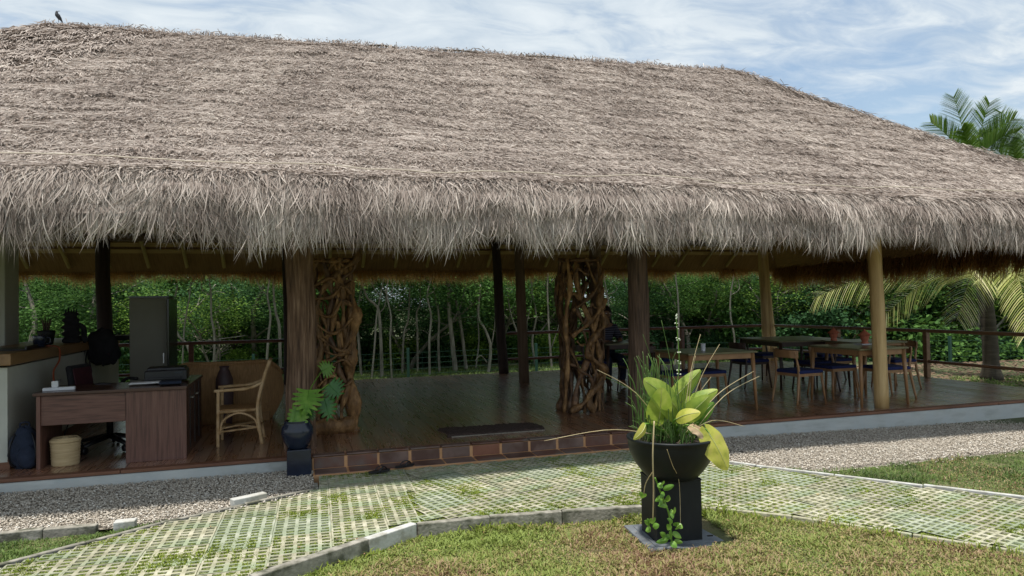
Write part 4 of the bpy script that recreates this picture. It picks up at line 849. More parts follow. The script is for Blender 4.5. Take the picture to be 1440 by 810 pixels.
# backpack
bp = empty('backpack', (-2.24, 7.02, DECK), .2, 'navy backpack leaning on the counter wall left of the desk', 'backpack')
blob((0, 0, .16), .12, .10, .19, 2, amp=.10).obj('main_pouch', M['navy'], bp, True); blob((.03, -.08, .10), .08, .05, .10, 7, amp=.1).obj('front_pocket', M['navy'], bp, True)
MB().tube(bez([(-.03, 0, .33), (-.03, 0, .38), (.03, 0, .38), (.03, 0, .33)], 4), .007, 6).obj('handle', M['navy'], bp, True)
for sg in (-1, 1): MB().tube(bez([(sg*.06, -.07, .3), (sg*.09, -.13, .2), (sg*.09, -.12, .08), (sg*.06, -.06, .02)], 5), .011, 6, .4).obj('strap', M['black'], bp, True)
# basket
bs = empty('basket', (-1.935, 7.02, DECK), 0, 'round lidded straw basket standing under the desk', 'basket')
mb = MB(); pf = []
for k in range(17): pf += [(.104+.010*k/16+(.003 if k % 2 else -.001), k*.0125)]
mb.lathe(pf, 40).obj('woven_body', M['basket'], bs, True)
mb = MB(); mb.lathe([(.118, 0), (.121, .008), (.118, .022), (.10, .030), (.0, .032)], 40, (0, 0, .2)).obj('lid', M['basket'], bs, True)
for k in range(4): MB().lathe([(.10-.025*k, 0), (.103-.025*k, .004), (.10-.025*k, .007)], 30, (0, 0, .229), cap=False).obj('lid_coil', M['basket'], bs, True)
# tall cabinet
tc = empty('tall_cabinet', (-1.70, 9.35, DECK), 0, 'tall plain grey green metal cabinet behind the desk', 'cabinet')
MB().box((0, .22, .745), (.42, .42, 1.47)).obj('carcass', M['cabinet'], tc, bevel=.004); MB().box((.0, -.005, .745), (.40, .02, 1.44)).obj('door', M['cabinet'], tc, bevel=.003)
MB().box((0, .22, 1.487), (.44, .45, .018)).obj('top_board', M['glassdark'], tc); MB().box((.24, .12, .74), (.022, .60, 1.44)).obj('open_door_edge', M['glassdark'], tc, bevel=.002); MB().box((-.0, -.017, .50), (.40, .003, .004)).obj('door_joint', M['black'], tc); MB().box((.165, -.022, .75), (.012, .02, .12)).obj('handle', M['metal'], tc)
# rattan sofa: curved shell seen from behind, with an arm bulging at the right
sf = empty('rattan_sofa', (-.80, 8.75, DECK), 0, 'brown ribbed rattan tub sofa with rounded back behind the cane armchair', 'sofa')
nr_ = 90; mbx = []
for k in range(nr_+1):
    t = k/nr_*2-1; a = t*1.25; x_ = .60*math.sin(a)/math.sin(1.25); y_ = .52*(1-math.cos(a)); mbx.append((x_, y_, t))
V = []; F = []; nzz = 14
for k, (x_, y_, t) in enumerate(mbx):
    top = .70-.62*max(0, abs(t)-.55)**1.6
    for j in range(nzz):
        q = j/(nzz-1); z_ = top*q; kx = 1+(.13*math.sin(q*PI*.95)-.17*(1-q))*(.3+.7*abs(t)); rib = .010*abs(math.sin(k*PI/2.0*.98)); V.append((x_*kx, y_*kx-.04*math.sin(q*PI)-rib, z_))
for k in range(nr_):
    for j in range(nzz-1): F.append((k*nzz+j, (k+1)*nzz+j, (k+1)*nzz+j+1, k*nzz+j+1))
so_ = MB().add(V, F).obj('woven_shell', M['rattanbrown'], sf, True); sm = so_.modifiers.new('thickness', 'SOLIDIFY'); sm.thickness = .035; sm.offset = -1
MB().tube([(V[k*nzz+nzz-1][0], V[k*nzz+nzz-1][1]+.015, V[k*nzz+nzz-1][2]) for k in range(0, nr_+1, 3)], .022, 8).obj('top_roll', M['rattanbrown'], sf, True)
MB().box((0, .36, .26), (.98, .52, .16)).obj('seat', M['rattanbrown'], sf, bevel=.03); MB().box((0, .36, .38), (.92, .5, .09)).obj('cushion', M['cabinet'], sf, bevel=.035); MB().box((0, .34, .05), (.95, .5, .10)).obj('base', M['rattanbrown'], sf, bevel=.01)
vs = empty('wooden_vase', (-.78, 8.45, DECK), 0, 'slim dark purple brown floor vase in front of the rattan sofa', 'vase')
MB().lathe([(.06, 0), (.075, .02), (.085, .2), (.095, .4), (.09, .55), (.06, .63), (.045, .66), (.055, .69), (.05, .69), (.035, .66), (.03, .4)], 24, cap=False).obj('vase_body', M['vase'], vs, True)
# cane armchair, turned side on, back to the right
ac = empty('cane_armchair', (-.53, 7.50, DECK), 0, 'light cane armchair standing side on between desk and bark post', 'armchair')
def cane(P, r_=.014, nm='cane', sub=6): return MB().tube(bez(P, sub) if len(P) > 2 else [Vector(p) for p in P], r_, 8).obj(nm, M['rattan'], ac, True)
for sy in (-.17, .21):
    cane([(-.21, sy, 0), (-.21, sy, .20), (-.205, sy, .53)], .017, 'front_leg'); cane([(.19, sy, 0), (.15, sy, .34), (.20, sy, .60), (.265, sy, .80)], .018, 'rear_leg')
    cane([(-.24, sy, .535), (-.1, sy, .54), (.07, sy, .55), (.2, sy, .60)], .016, 'armrest'); cane([(-.20, sy, .33), (.15, sy, .34)], .014, 'seat_rail')
    cane([(-.19, sy, .12), (-.16, sy, .25), (-.02, sy, .315), (.12, sy, .25), (.16, sy, .12)], .011, 'arch_brace'); cane([(-.21, sy, .14), (.17, sy, .17)], .010, 'stretcher')
for x_, z_, r_ in ((-.21, .33, .014), (.15, .335, .014), (-.21, .15, .010), (.175, .15, .010), (.265, .80, .018), (.215, .64, .012)): cane([(x_, -.17, z_), (x_, .21, z_)], r_, 'cross_rail')
cane([(-.21, -.17, .17), (.17, .21, .17)], .009, 'stretcher'); cane([(-.21, .21, .165), (.17, -.17, .165)], .009, 'stretcher')
for k in range(9): y_ = -.15+.36*k/9+.01; cane([(.168, y_, .40), (.21, y_, .62), (.262, y_, .80)], .006, 'back_spindle', 3)
MB().box((-.03, .02, .348), (.37, .37, .014)).obj('woven_seat', M['rattanbrown'], ac, bevel=.004)
# mat and sandals
mt_ = empty('doormat', (1.93, 7.17, DECK+.001), 0, 'dark brown shaggy doormat on the deck above the step', 'doormat')
mb = MB(); nx_, ny_ = 44, 18; rr = random.Random(9); V = []; F = []
for i in range(nx_+1):
    for j in range(ny_+1):
        ed = i in (0, nx_) or j in (0, ny_); V.append((-.52+1.04*i/nx_+.04*math.sin(j*.2)+(rr.uniform(-.008, .008)), -.23+.46*j/ny_+rr.uniform(-.006, .006)+.012*math.sin(i*.25), 0 if ed else .018+rr.uniform(0, .012)))
for i in range(nx_):
    for j in range(ny_): F.append((i*(ny_+1)+j, (i+1)*(ny_+1)+j, (i+1)*(ny_+1)+j+1, i*(ny_+1)+j+1))
mb.add(V, F).obj('pile', M['mat'], mt_)
MB().box((0.02, -.232, .006), (.98, .02, .010)).obj('worn_edge', M['gravelbed'], mt_)
def sandal(x, y, rz, lab):
    s_ = empty('sandal', (x, y, .043), rz, lab, 'sandal', 'pair of black sandals'); V = []; n = 20
    for z_ in (0, .016):
        for k in range(n): a = 2*PI*k/n; V.append((.10*math.cos(a), (.033+.006*math.cos(a))*math.sin(a), z_))
    MB().add(V, [tuple(range(n))[::-1], tuple(range(n, 2*n))]+[(k, (k+1) % n, n+(k+1) % n, n+k) for k in range(n)]).obj('sole', M['black'], s_)
    for sg in (-1, 1): MB().tube(bez([(.07, 0, .018), (.04, sg*.02, .042), (.0, sg*.036, .035), (-.02, sg*.041, .012)], 5), .007, 6, .5).obj('strap', M['black'], s_, True)
sandal(.665, 6.20, .3, 'black sandal lying on the pavers, the left one below the tiled step'); sandal(.90, 6.32, .45, 'black sandal resting against the tiled step, the right one of the pair')
# ------------------------------------------------------------------ leaves and plants
def leaf_mesh(base, tip, normal, width, curl=.15, fold=.12, n=24, wave=.0, heart=0.0, seed=0):
    """one broad leaf: midrib from base to tip, blade folded along it"""
    base, tip, nrm = Vector(base), Vector(tip), Vector(normal).normalized(); ax = tip-base; L = ax.length; ax.normalize()
    side = ax.cross(nrm).normalized(); nrm = side.cross(ax).normalized(); V = []; F = []; m_ = 7
    for i in range(n+1):
        t = i/n; ww = width*max(0.0, math.sin(PI*(t**.8)*.985+.03))**.58*(1-.06*t); c = base+ax*(L*t)+nrm*(curl*L*math.sin(PI*t)+(.010*width if i % 2 else 0))
        back = -heart*L*(1-t)**4
        for j in range(m_):
            s_ = (j/(m_-1)*2-1); V.append(c+side*(s_*ww)+nrm*(-fold*abs(s_)*ww*2*1.0+wave*ww*math.sin(t*16+s_*3+seed)*abs(s_))+ax*(back*abs(s_)))
    for i in range(n):
        for j in range(m_-1): F.append((i*m_+j, i*m_+j+1, (i+1)*m_+j+1, (i+1)*m_+j))
    q = MB().add(V, F)
    q.rib = [Vector(V[i*m_+m_//2])+nrm*.0008 for i in range(n)]
    return q
# black bowl planter on pedestal
rot = math.radians(-7); ped = empty('pedestal', (2.275, 4.06, -.028), rot, 'tall black square pedestal on a slate slab in the lawn', 'pedestal')
MB().box((0, 0, .19), (.30, .27, .38)).obj('block', M['ped'], ped, bevel=.006); MB().box((0, 0, .378), (.305, .275, .012)).obj('cap', M['ped'], ped, bevel=.003)
sl_ = empty('slate_base', (2.33, 4.07, -.045), rot, 'dark slate slab lying in the grass under the black pedestal', 'slab')
MB().box((0, 0, .006), (.56, .50, .022)).obj('slab_plate', M['slate'], sl_, bevel=.004); MB().box((.0, 0, .0195), (.46, .40, .006)).obj('raised_panel', M['slate'], sl_, bevel=.002)
MB().box((.17, -.10, .024), (.035, .012, .006)).obj('slot', M['black'], sl_)
BX, BY, BZ = 2.265, 4.02, .352
bw = empty('planter_bowl', (BX, BY, BZ), 0, 'wide black bowl planter full of yellow green leaves and reeds on the black pedestal', 'planter')
pf = [(.0, 0), (.13, .0), (.155, .008), (.195, .05), (.235, .105), (.262, .165), (.272, .215), (.274, .243), (.280, .250), (.280, .262), (.268, .264), (.258, .258), (.252, .235), (.0, .225)]
MB().lathe(pf, 56, cap=False).obj('bowl', M['pot'], bw, True); MB().lathe([(0, .232), (.12, .240), (.255, .232)], 30, cap=False).obj('soil', M['potsoil'], bw, True)
ptp = empty('broadleaf_plant', (BX, BY, BZ+.235), 0, 'clump of broad yellow green leaves growing from the black bowl', 'plant')
o3 = Vector((BX, BY, BZ+.235))
def L_(bx, by, tx, ty, Yb, Yt, wpx, m, nrm, **k):
    b_ = ony(bx, by, Yb)-o3; t_ = ony(tx, ty, Yt)-o3; mm = leaf_mesh(b_, t_, nrm, wpx/992*4.2/2, **k)
    lf = mm.obj('leaf', m, ptp, True); MB().tube(mm.rib, [.0020*(1-.8*i/24)+.0004 for i in range(24)], 5).obj('midrib', M['rib'], lf, True); MB().tube(bez([Vector((random.uniform(-.06, .06), random.uniform(-.05, .05), 0)), (Vector((0, 0, 0))+b_)*.5+Vector((0, -.01, .02)), b_, b_+(t_-b_)*.85], 5), [.007]*6+[.006]*5+[.003]*5, 6).obj('stalk', M['gleaf'], ptp, True)
    return lf
L_(958, 585, 905, 534, 3.98, 3.84, 48, M['yleaf'], (0, -1, .45), curl=.08, heart=.1)
L_(942, 566, 985, 520, 4.02, 3.95, 27, M['yleaf'], (-.3, -1, .3), curl=.10, fold=.25)
L_(925, 600, 930, 545, 3.95, 3.8, 40, M['yleaf'], (-.2, -1, .3), curl=.05)
L_(955, 580, 1009, 548, 4.0, 3.85, 26, M['yleaf'], (-.2, -1, .6), curl=.16, fold=.2)
L_(958, 592, 998, 556, 3.95, 3.8, 30, M['yleaf'], (-.3, -1, .3), curl=.12)
L_(968, 598, 1004, 566, 4.05, 3.95, 26, M['gleaf'], (-.3, -1, .3), curl=.12)
L_(950, 590, 985, 580, 3.86, 3.74, 22, M['yleaf2'], (-.1, -1, .6), curl=.16)
L_(908, 596, 891, 618, 3.85, 3.80, 15, M['yleaf2'], (.5, -1, .2), curl=.14)
L_(993, 604, 1023, 661, 3.80, 3.74, 42, M['yleaf2'], (.1, -1, .15), curl=.06, wave=.05, heart=.12)
L_(968, 598, 992, 618, 3.86, 3.79, 17, M['brownleaf'], (.1, -1, .4), curl=.2, wave=.15, seed=2)
L_(925, 590, 912, 562, 4.15, 4.2, 30, M['gleaf'], (0, -1, .3), curl=.1)
rd = empty('reeds', (BX, BY, BZ+.235), 0, 'thin upright green reeds and dry wisps growing in the black bowl', 'reed'); rr = random.Random(12)
for k in range(230):
    a = rr.uniform(0, 6.28); q = rr.uniform(.0, .22); bx = (-.09 if k < 80 else 0)+q*math.cos(a)*(.7 if k < 80 else 1.05); by = q*math.sin(a); h = rr.uniform(.18, .56) if k < 80 else rr.uniform(.05, .17); lx = rr.uniform(-.12, .05) if k < 80 else rr.uniform(-.1, .12)
    MB().tube(bez([(bx, by, 0), (bx+lx*.25, by, h*.5), (bx+lx*.6, by+rr.uniform(-.02, .02), h*.85), (bx+lx, by+rr.uniform(-.03, .03), h)], 3), [.0030]*5+[.0022]*4+[.0012], 5).obj('reed', M['reed'], rd, True)
for (px_, py_, m_) in ((1012, 484, 'straw'), (978, 500, 'straw'), (988, 520, 'reed'), (1000, 530, 'straw'), (1068, 529, 'straw'), (1060, 522, 'straw'), (1048, 600, 'straw'), (840, 520, 'straw'), (852, 530, 'reed'), (985, 470, 'straw'), (765, 620, 'straw'), (897, 500, 'reed'), (904, 470, 'reed'), (930, 450, 'reed')):
    t_ = ony(px_, py_, 3.9)-o3; b_ = Vector((rr.uniform(-.05, .07), rr.uniform(-.12, 0), 0)); md = b_.lerp(t_, .5)+Vector((0, 0, .06+.03*rr.random())); MB().tube(bez([b_, md, t_], 6), [.0024]*8+[.0018]*4+[.0009], 5).obj('wisp', M[m_], rd, True)
fs = empty('flower_spike', (BX, BY, BZ+.235), 0, 'tall stem of tiny pale flowers rising from the black bowl', 'flower')
P = bez([(-.0, -.05, 0), ony(950, 560, 3.95)-o3, ony(955, 510, 3.95)-o3, ony(951, 448, 3.95)-o3], 8); MB().tube(P, .0035, 6).obj('stem', M['gleaf'], fs, True)
for k in range(9):
    c = P[13+int(k*1.2)].lerp(P[min(len(P)-1, 14+int(k*1.2))], random.random()) if 13+int(k*1.2) < len(P) else P[-1]
    for sg in (-1, 1):
        jz = random.uniform(-.006, .006); q_ = random.uniform(.0035, .0075); mbf = blob((c.x+sg*random.uniform(.005, .013), c.y-.004, c.z+jz), q_, q_*.8, q_*.7, k+sg, 6); mbf.obj('floret', M['flower'], fs, True)
for k in range(4):
    c = P[-1]; mbf = blob((c.x+.004*(k % 2), c.y, c.z+.008*k), .006, .006, .006, k, 6); mbf.obj('floret', M['flower'], fs, True)
# trailing vine down the pedestal
vi = empty('trailing_vine', (BX, BY-.2, BZ+.2), 0, 'vine with small oval green leaves trailing down the front of the black pedestal', 'vine'); o4 = Vector((BX, BY-.2, BZ+.2))
YF = 3.86
def vp(x, y, Y=YF): return ony(x, y, Y)-o4
MB().tube(bez([vp(920, 592, 3.72), vp(918, 640, 3.71), vp(919, 690, 3.78), vp(918, 735, 3.85)], 6), .0045, 6).obj('vine_stem', M['straw'], vi, True)
MB().tube(bez([vp(921, 672, 3.80), vp(932, 700), vp(941, 725), vp(945, 768)], 6), .005, 6).obj('vine_stem', M['gleaf'], vi, True)
MB().tube(bez([vp(919, 662, 3.75), vp(908, 680, 3.85), vp(905, 700, 3.9)], 5), .003, 5).obj('vine_stem', M['straw'], vi, True)
MB().tube(bez([vp(938, 632, 3.70), vp(946, 655, 3.76), vp(955, 678), vp(957, 740)], 5), .0018, 5).obj('vine_stem', M['straw'], vi, True)
VL = [(928, 684, 934, 676), (933, 688, 948, 682), (925, 680, 932, 686), (935, 690, 939, 683), (930, 698, 921, 705), (932, 702, 927, 710), (934, 692, 928, 700), (938, 706, 940, 696), (939, 712, 925, 711), (944, 716, 946, 730), (946, 725, 949, 713), (952, 737, 960, 743), (946, 735, 938, 729), (947, 739, 955, 735),
      (943, 745, 938, 737), (946, 748, 958, 757), (950, 745, 957, 738), (942, 752, 934, 760), (940, 758, 922, 763), (943, 762, 952, 770), (948, 760, 960, 763), (936, 755, 928, 749), (944, 758, 941, 747), (914, 737, 906, 732), (917, 737, 921, 727), (913, 740, 910, 729), (918, 741, 927, 738), (915, 742, 908, 747), (913, 735, 917, 729), (905, 700, 899, 692), (904, 700, 908, 694)]
for k, (a_, b_, c_, d_) in enumerate(VL):
    Yk = YF-.03-random.uniform(0, .05); leaf_mesh(vp(a_, b_, Yk+.01), vp(c_, d_, Yk-.02), (random.uniform(-.4, .4), -1, random.uniform(0, .6)), .017*random.uniform(.8, 1.2), curl=.12, n=7).obj('leaf', M['gleaf'], vi, True)
# monstera
pe = empty('pedestal', (-.0, 6.44, -.01), .02, 'small dark square pedestal in the gravel at the left end of the step', 'pedestal'); MB().box((0, 0, .13), (.20, .20, .27)).obj('block', M['bluepot'], pe, bevel=.006)
mp_ = empty('glazed_pot', (-.01, 6.44, .256), 0, 'dark blue round glazed pot on the small pedestal by the bark post', 'pot')
MB().lathe([(0, 0), (.075, 0), (.085, .01), (.12, .07), (.137, .13), (.132, .18), (.112, .215), (.108, .235), (.112, .24), (.100, .24), (.095, .22), (0, .21)], 40, cap=False).obj('pot_body', M['bluepot'], mp_, True)
MB().lathe([(0, .214), (.10, .214)], 20, cap=False).obj('soil', M['white'], mp_)
mo = empty('monstera', (-.01, 6.44, .47), 0, 'monstera with split green leaves growing in the dark blue pot', 'plant'); o5 = Vector((-.01, 6.44, .47))
def monst(base, tip, nrm, w_, m_=None):
    base, tip, nrm = Vector(base), Vector(tip), Vector(nrm).normalized(); ax = tip-base; L = ax.length; ax.normalize(); sd = ax.cross(nrm).normalized(); nrm = sd.cross(ax)
    mb = MB(); nl_ = 6
    for sg in (-1, 1):
        for k in range(nl_):
            t0 = .02+k*.16; t1 = t0+.155; tm = (t0+t1)/2; wk = w_*math.sin(PI*min(.98, .16+.80*tm)**.9)
            a_ = .45-.9*tm; b0 = base+ax*(L*t0); b1 = base+ax*(L*(t0+.16)); V = []
            for j in range(5):
                q = j/4; dr_ = sd*(sg*wk*q)+ax*(L*(-.16+.42*tm)*q*q)+nrm*(.05*L*math.sin(q*2.2)-.10*L*q*q); sp = 1-.06*q
                V += [b0+dr_+ax*(.006*L*q*q), b1+dr_+ax*(.012*L*(1-q)-.028*L*q**3)]
            V[-1] = V[-1].lerp(V[-2], .5)
            mb.add(V, [(2*j, 2*j+1, 2*j+3, 2*j+2) for j in range(4)])
    mb.tube([base, tip], .003, 5)
    return mb.obj('leaf', m_ or M['monstera'], mo, True)
mon = lambda bx, by, tx, ty, Y0, Y1, n_, w_, m_=None: (monst(ony(bx, by, Y0)-o5, ony(tx, ty, Y1)-o5, n_, w_, m_), MB().tube(bez([(0, 0, -.02), (ony(bx, by, Y0)-o5)*.5+Vector((0, 0, .05)), ony(bx, by, Y0)-o5], 5), .006, 6).obj('stalk', M['gleaf'], mo, True))
mon(434, 548, 431, 580, 6.42, 6.28, (0, -1, .5), .135, M['gleaf']); mon(462, 540, 478, 556, 6.6, 6.55, (-.2, -1, .5), .12); mon(456, 560, 464, 588, 6.55, 6.48, (.2, -1, .3), .10)
mon(418, 572, 409, 600, 6.42, 6.36, (-.4, -1, .3), .07, M['gleaf']); mon(425, 574, 424, 604, 6.40, 6.33, (.1, -1, .3), .06, M['gleaf']); mon(452, 522, 468, 514, 6.9, 6.9, (0, -1, .3), .09, M['gleaf']); mon(430, 585, 440, 575, 6.5, 6.5, (0, -1, .5), .08)
# ------------------------------------------------------------------ dining furniture
def taper_leg(mb, a_, b_, r1, r2, n=8): mb.tube([a_, b_], [r1, r2], n); return mb
def table(x, y, w_, d_, rz, lab, m, mtop, h=.705, grp='dining tables'):
    t = empty('dining_table', (x, y, DECK), rz, lab, 'table', grp)
    MB().box((0, 0, h-.011), (w_, d_, .022)).obj('table_top', mtop, t, bevel=.005)
    for sx in (-1, 1): MB().box((sx*(w_/2-.05), 0, h-.055), (.02, d_-.12, .065)).obj('apron', m, t)
    for sy in (-1, 1): MB().box((0, sy*(d_/2-.05), h-.055), (w_-.12, .02, .065)).obj('apron', m, t)
    for sx in (-1, 1):
        for sy in (-1, 1): taper_leg(MB(), (sx*(w_/2-.045), sy*(d_/2-.045), h-.022), (sx*(w_/2-.02), sy*(d_/2-.02), 0), .027, .015).obj('leg', m, t, True)
    return t
def chair(x, y, rz, lab, m=None, grp='blue seated dining chairs', seat=None):
    m = m or M['table']; c = empty('dining_chair', (x, y, DECK), rz, lab, 'chair', grp); h = .385
    MB().box((0, 0, h+.02), (.42, .40, .045)).obj('seat', seat or M['blue'], c, bevel=.018)
    for sy in (-1, 1): MB().box((0, sy*.185, h-.015), (.36, .018, .04)).obj('seat_rail', m, c)
    for sx in (-1, 1): MB().box((sx*.19, 0, h-.015), (.018, .36, .04)).obj('seat_rail', m, c)
    for sx in (-1, 1):
        taper_leg(MB(), (sx*.185, -.18, h+.0), (sx*.215, -.215, 0), .018, .011).obj('leg', m, c, True)
        MB().tube(bez([(sx*.215, .25, 0), (sx*.19, .19, h-.02), (sx*.185, .20, h+.12), (sx*.175, .235, .66)], 4), [.011, .013, .015, .017, .018, .018, .017, .016, .015, .014, .013, .012, .012], 8).obj('back_leg', m, c, True)
    P = bez([(-.205, .21, .63), (-.1, .265, .635), (.1, .265, .635), (.205, .21, .63)], 5); V = []; F = []
    for p in P:
        for dy, dz in ((-.009, -.05), (.009, -.05), (.009, .045), (-.009, .045)): V.append((p.x, p.y+dy, p.z+dz))
    for k in range(len(P)-1):
        for j in range(4): F.append((k*4+j, k*4+(j+1) % 4, k*4+4+(j+1) % 4, k*4+4+j))
    F += [(3, 2, 1, 0), tuple(len(V)-4+k for k in range(4))]
    MB().add(V, F).obj('backrest', m, c, bevel=.004); return c
TA = table(4.80, 7.66, .94, .84, 0, 'honey wood table nearest the black bowl planter', M['table'], M['tablegreen'])
table(7.35, 9.25, 1.15, 1.25, -.12, 'large dark table in front of the back right corner posts', M['tabledark'], M['tablegreen'])
table(6.80, 7.32, .74, .90, 0, 'honey wood table standing behind the yellow front post', M['table'], M['tablegreen'])
table(7.70, 8.15, .74, .80, 0, 'honey wood table carrying a terracotta lantern beside the right railing', M['table'], M['tablegreen'])
table(4.75, 9.95, .80, .80, 0, 'dark table in front of the seated person', M['tabledark'], M['tablegreen'])
dc = [(4.62, 7.98, 0.0, 'blue seated chair tucked under the far side of the nearest table, left one', None), (5.02, 8.02, 0.0, 'blue seated chair tucked under the far side of the nearest table, right one', None),
      (6.10, 7.55, PI/2+.1, 'chair turned sideways left of the table behind the yellow post', None),
      (6.90, 7.86, .05, 'blue seated chair behind the table at the yellow post', None), (7.36, 7.42, -PI/2-.1, 'blue seated chair right of the yellow post with splayed legs', None),
      (7.70, 8.72, 0, 'chair behind the lantern table', None), (8.28, 8.20, -PI/2, 'chair between the lantern table and the right railing', None),
      (6.55, 9.2, PI/2, 'dark chair on the left side of the large dark table', 'd'), (8.15, 9.5, -PI/2, 'dark chair on the right side of the large dark table', 'd'), (7.5, 10.12, 0, 'dark chair on the far side of the large dark table', 'd'), (7.1, 8.45, PI, 'dark chair pushed under the near side of the large dark table', 'd'),
      (4.30, 10.0, PI/2, 'dark chair left of the table with the seated person', 'd'), (4.75, 9.38, PI, 'dark chair with its back to the camera at the seated person\'s table', 'd'), (4.72, 10.52, 0, 'dark chair the person sits on', 'd'), (5.35, 9.95, -PI/2, 'dark chair right of the seated person\'s table, behind the dark bark post', 'd')]
for x_, y_, a_, lab, q in dc: chair(x_, y_, a_, lab, M['tabledark'] if q else M['table'])
def lantern(x, y, z, lab):
    l = empty('terracotta_lantern', (x, y, z), 0, lab, 'lantern', 'terracotta table lanterns')
    MB().lathe([(.045, 0), (.05, .01), (.035, .03), (.045, .05), (.06, .10), (.062, .112), (.05, .112), (.04, .1), (0, .095)], 20, cap=False).obj('bowl', M['lantern'], l, True)
    V = []; F = []; n = 24
    for k in range(n): a = 2*PI*k/n; q = .090 if k % 2 else .078; V.append((q*math.cos(a), q*math.sin(a), .112-(.008 if k % 2 else 0)))
    for k in range(n): a = 2*PI*k/n; V.append((.04*math.cos(a), .04*math.sin(a), .150))
    for k in range(n): a = 2*PI*k/n; V.append((.012*math.cos(a), .012*math.sin(a), .172))
    for i in (0, 1):
        for k in range(n): F.append((i*n+k, i*n+(k+1) % n, (i+1)*n+(k+1) % n, (i+1)*n+k))
    F.append(tuple(2*n+k for k in range(n))); MB().add(V, F).obj('lid', M['lantern'], l); MB().lathe([(.012, .17), (.014, .18), (0, .19)], 10, cap=False).obj('knob', M['lantern'], l, True)
lantern(7.42, 8.42, DECK+.706, 'terracotta lantern with a frilled lid on the table by the right railing'); lantern(7.10, 7.50, DECK+.716, 'terracotta lantern standing on a white tray beside the yellow post')
tr_ = MB().box((0, 0, .006), (.20, .14, .012)).obj('serving_tray', M['white'], None, bevel=.003); place(tr_, 7.08, 7.49, DECK+.706); tag(tr_, 'small white tray under the lantern beside the yellow post', 'tray')
for x_, y_, lab in ((4.45, 10.1, 'white plate on the table left of the seated person'), (5.02, 10.1, 'white plate on the table right of the seated person')):
    o = MB().lathe([(.05, 0), (.10, .014), (.105, .016), (.05, .006), (0, .005)], 24, cap=False).obj('plate', M['white'], None, True); place(o, x_, y_, DECK+.706); tag(o, lab, 'plate')
g_ = MB().lathe([(.026, 0), (.03, .09), (.028, .09), (.024, .005), (0, .005)], 16, cap=False).obj('glass', M['white'], None, True); place(g_, 4.72, 7.55, DECK+.706); tag(g_, 'small pale cup on the nearest honey wood table', 'cup')
# person
pn = empty('person', (4.72, 10.42, DECK), 0, 'person in a dark striped shirt with long black hair sitting at the far table', 'person')
def skin_body(name, verts, edges, radii, m, parent, sub=2):
    me = bpy.data.meshes.new(name); me.from_pydata(verts, edges, []); o = link(name, me, m, parent)
    bm = bmesh.new(); bm.from_mesh(me); ly = bm.verts.layers.skin.verify()
    for v, rd_ in zip(bm.verts, radii): v[ly].radius = rd_ if hasattr(rd_, '__len__') else (rd_, rd_)
    bm.verts.ensure_lookup_table(); bm.verts[0][ly].use_root = True; bm.to_mesh(me); bm.free()
    o.modifiers.new('skin', 'SKIN').use_smooth_shade = True; ss = o.modifiers.new('sub', 'SUBSURF'); ss.levels = sub; ss.render_levels = sub; return o
VB = [(0, .06, .47), (0, .05, .62), (0, .02, .80), (0, .0, .93), (0, -.03, 1.0), (0, -.06, 1.06), (0, -.075, 1.14), (0, -.07, 1.20),
      (-.16, .0, .92), (-.24, -.06, .74), (-.14, -.28, .70), (-.08, -.36, .71), (.16, .0, .92), (.24, -.06, .74), (.14, -.28, .70), (.08, -.36, .71),
      (-.10, .02, .44), (-.12, -.38, .44), (-.12, -.36, .08), (-.12, -.48, .04), (.10, .02, .44), (.12, -.38, .44), (.12, -.36, .08), (.12, -.48, .04)]
EB = [(0, 1), (1, 2), (2, 3), (3, 4), (4, 5), (5, 6), (6, 7), (3, 8), (8, 9), (9, 10), (10, 11), (3, 12), (12, 13), (13, 14), (14, 15), (0, 16), (16, 17), (17, 18), (18, 19), (0, 20), (20, 21), (21, 22), (22, 23)]
RB = [.14, .125, .13, .10, .05, .06, .085, .07, .055, .043, .033, .028, .055, .043, .033, .028, .085, .065, .045, .03, .085, .065, .045, .03]
skin_body('body', VB, EB, RB, M['skin'], pn)
shirt = mat('striped_shirt', [(.02, .02, .035), (.035, .035, .06)], rough=.9)
t_ = shirt.node_tree; wv = N(t_, 'ShaderNodeTexWave', bands_direction='Z'); wv.inputs['Scale'].default_value = 9; tcx = N(t_, 'ShaderNodeTexCoord'); t_.links.new(tcx.outputs['Object'], wv.inputs[0]); rpx = N(t_, 'ShaderNodeValToRGB'); rpx.color_ramp.elements[0].position = .6; rpx.color_ramp.elements[0].color = (.018, .018, .03, 1); rpx.color_ramp.elements[1].position = .75; rpx.color_ramp.elements[1].color = (.10, .10, .15, 1); t_.links.new(wv.outputs[0], rpx.inputs[0]); t_.links.new(rpx.outputs[0], t_.nodes['Principled BSDF'].inputs['Base Color'])
skin_body('shirt', [VB[i] for i in (0, 1, 2, 3, 8, 9, 12, 13)]+[(-.19, -.18, .715), (.19, -.18, .715)], [(0, 1), (1, 2), (2, 3), (3, 4), (4, 5), (3, 6), (6, 7), (5, 8), (7, 9)], [.155, .14, .15, .115, .075, .058, .075, .058, .048, .048], shirt, pn)
skin_body('trousers', [VB[i] for i in (0, 16, 17, 18, 20, 21, 22)], [(0, 1), (1, 2), (2, 3), (0, 4), (4, 5), (5, 6)], [.15, .095, .078, .055, .095, .078, .055], M['navy'], pn)
hb = blob((.01, -.02, 1.145), .105, .115, .125, 5, 18, .05); hb.obj('hair', M['hair'], pn, True)
V = []; F = []
for i in range(9):
    t = i/8
    for j in range(13): a = -.1+j/12*(PI+.2); V.append(((.10+.06*t)*math.cos(a)+.03*t, (-.01+.03*t)+(.10+.02*t)*math.sin(a), 1.16-.40*t))
for i in range(8):
    for j in range(12): F.append((i*13+j, (i+1)*13+j, (i+1)*13+j+1, i*13+j+1))
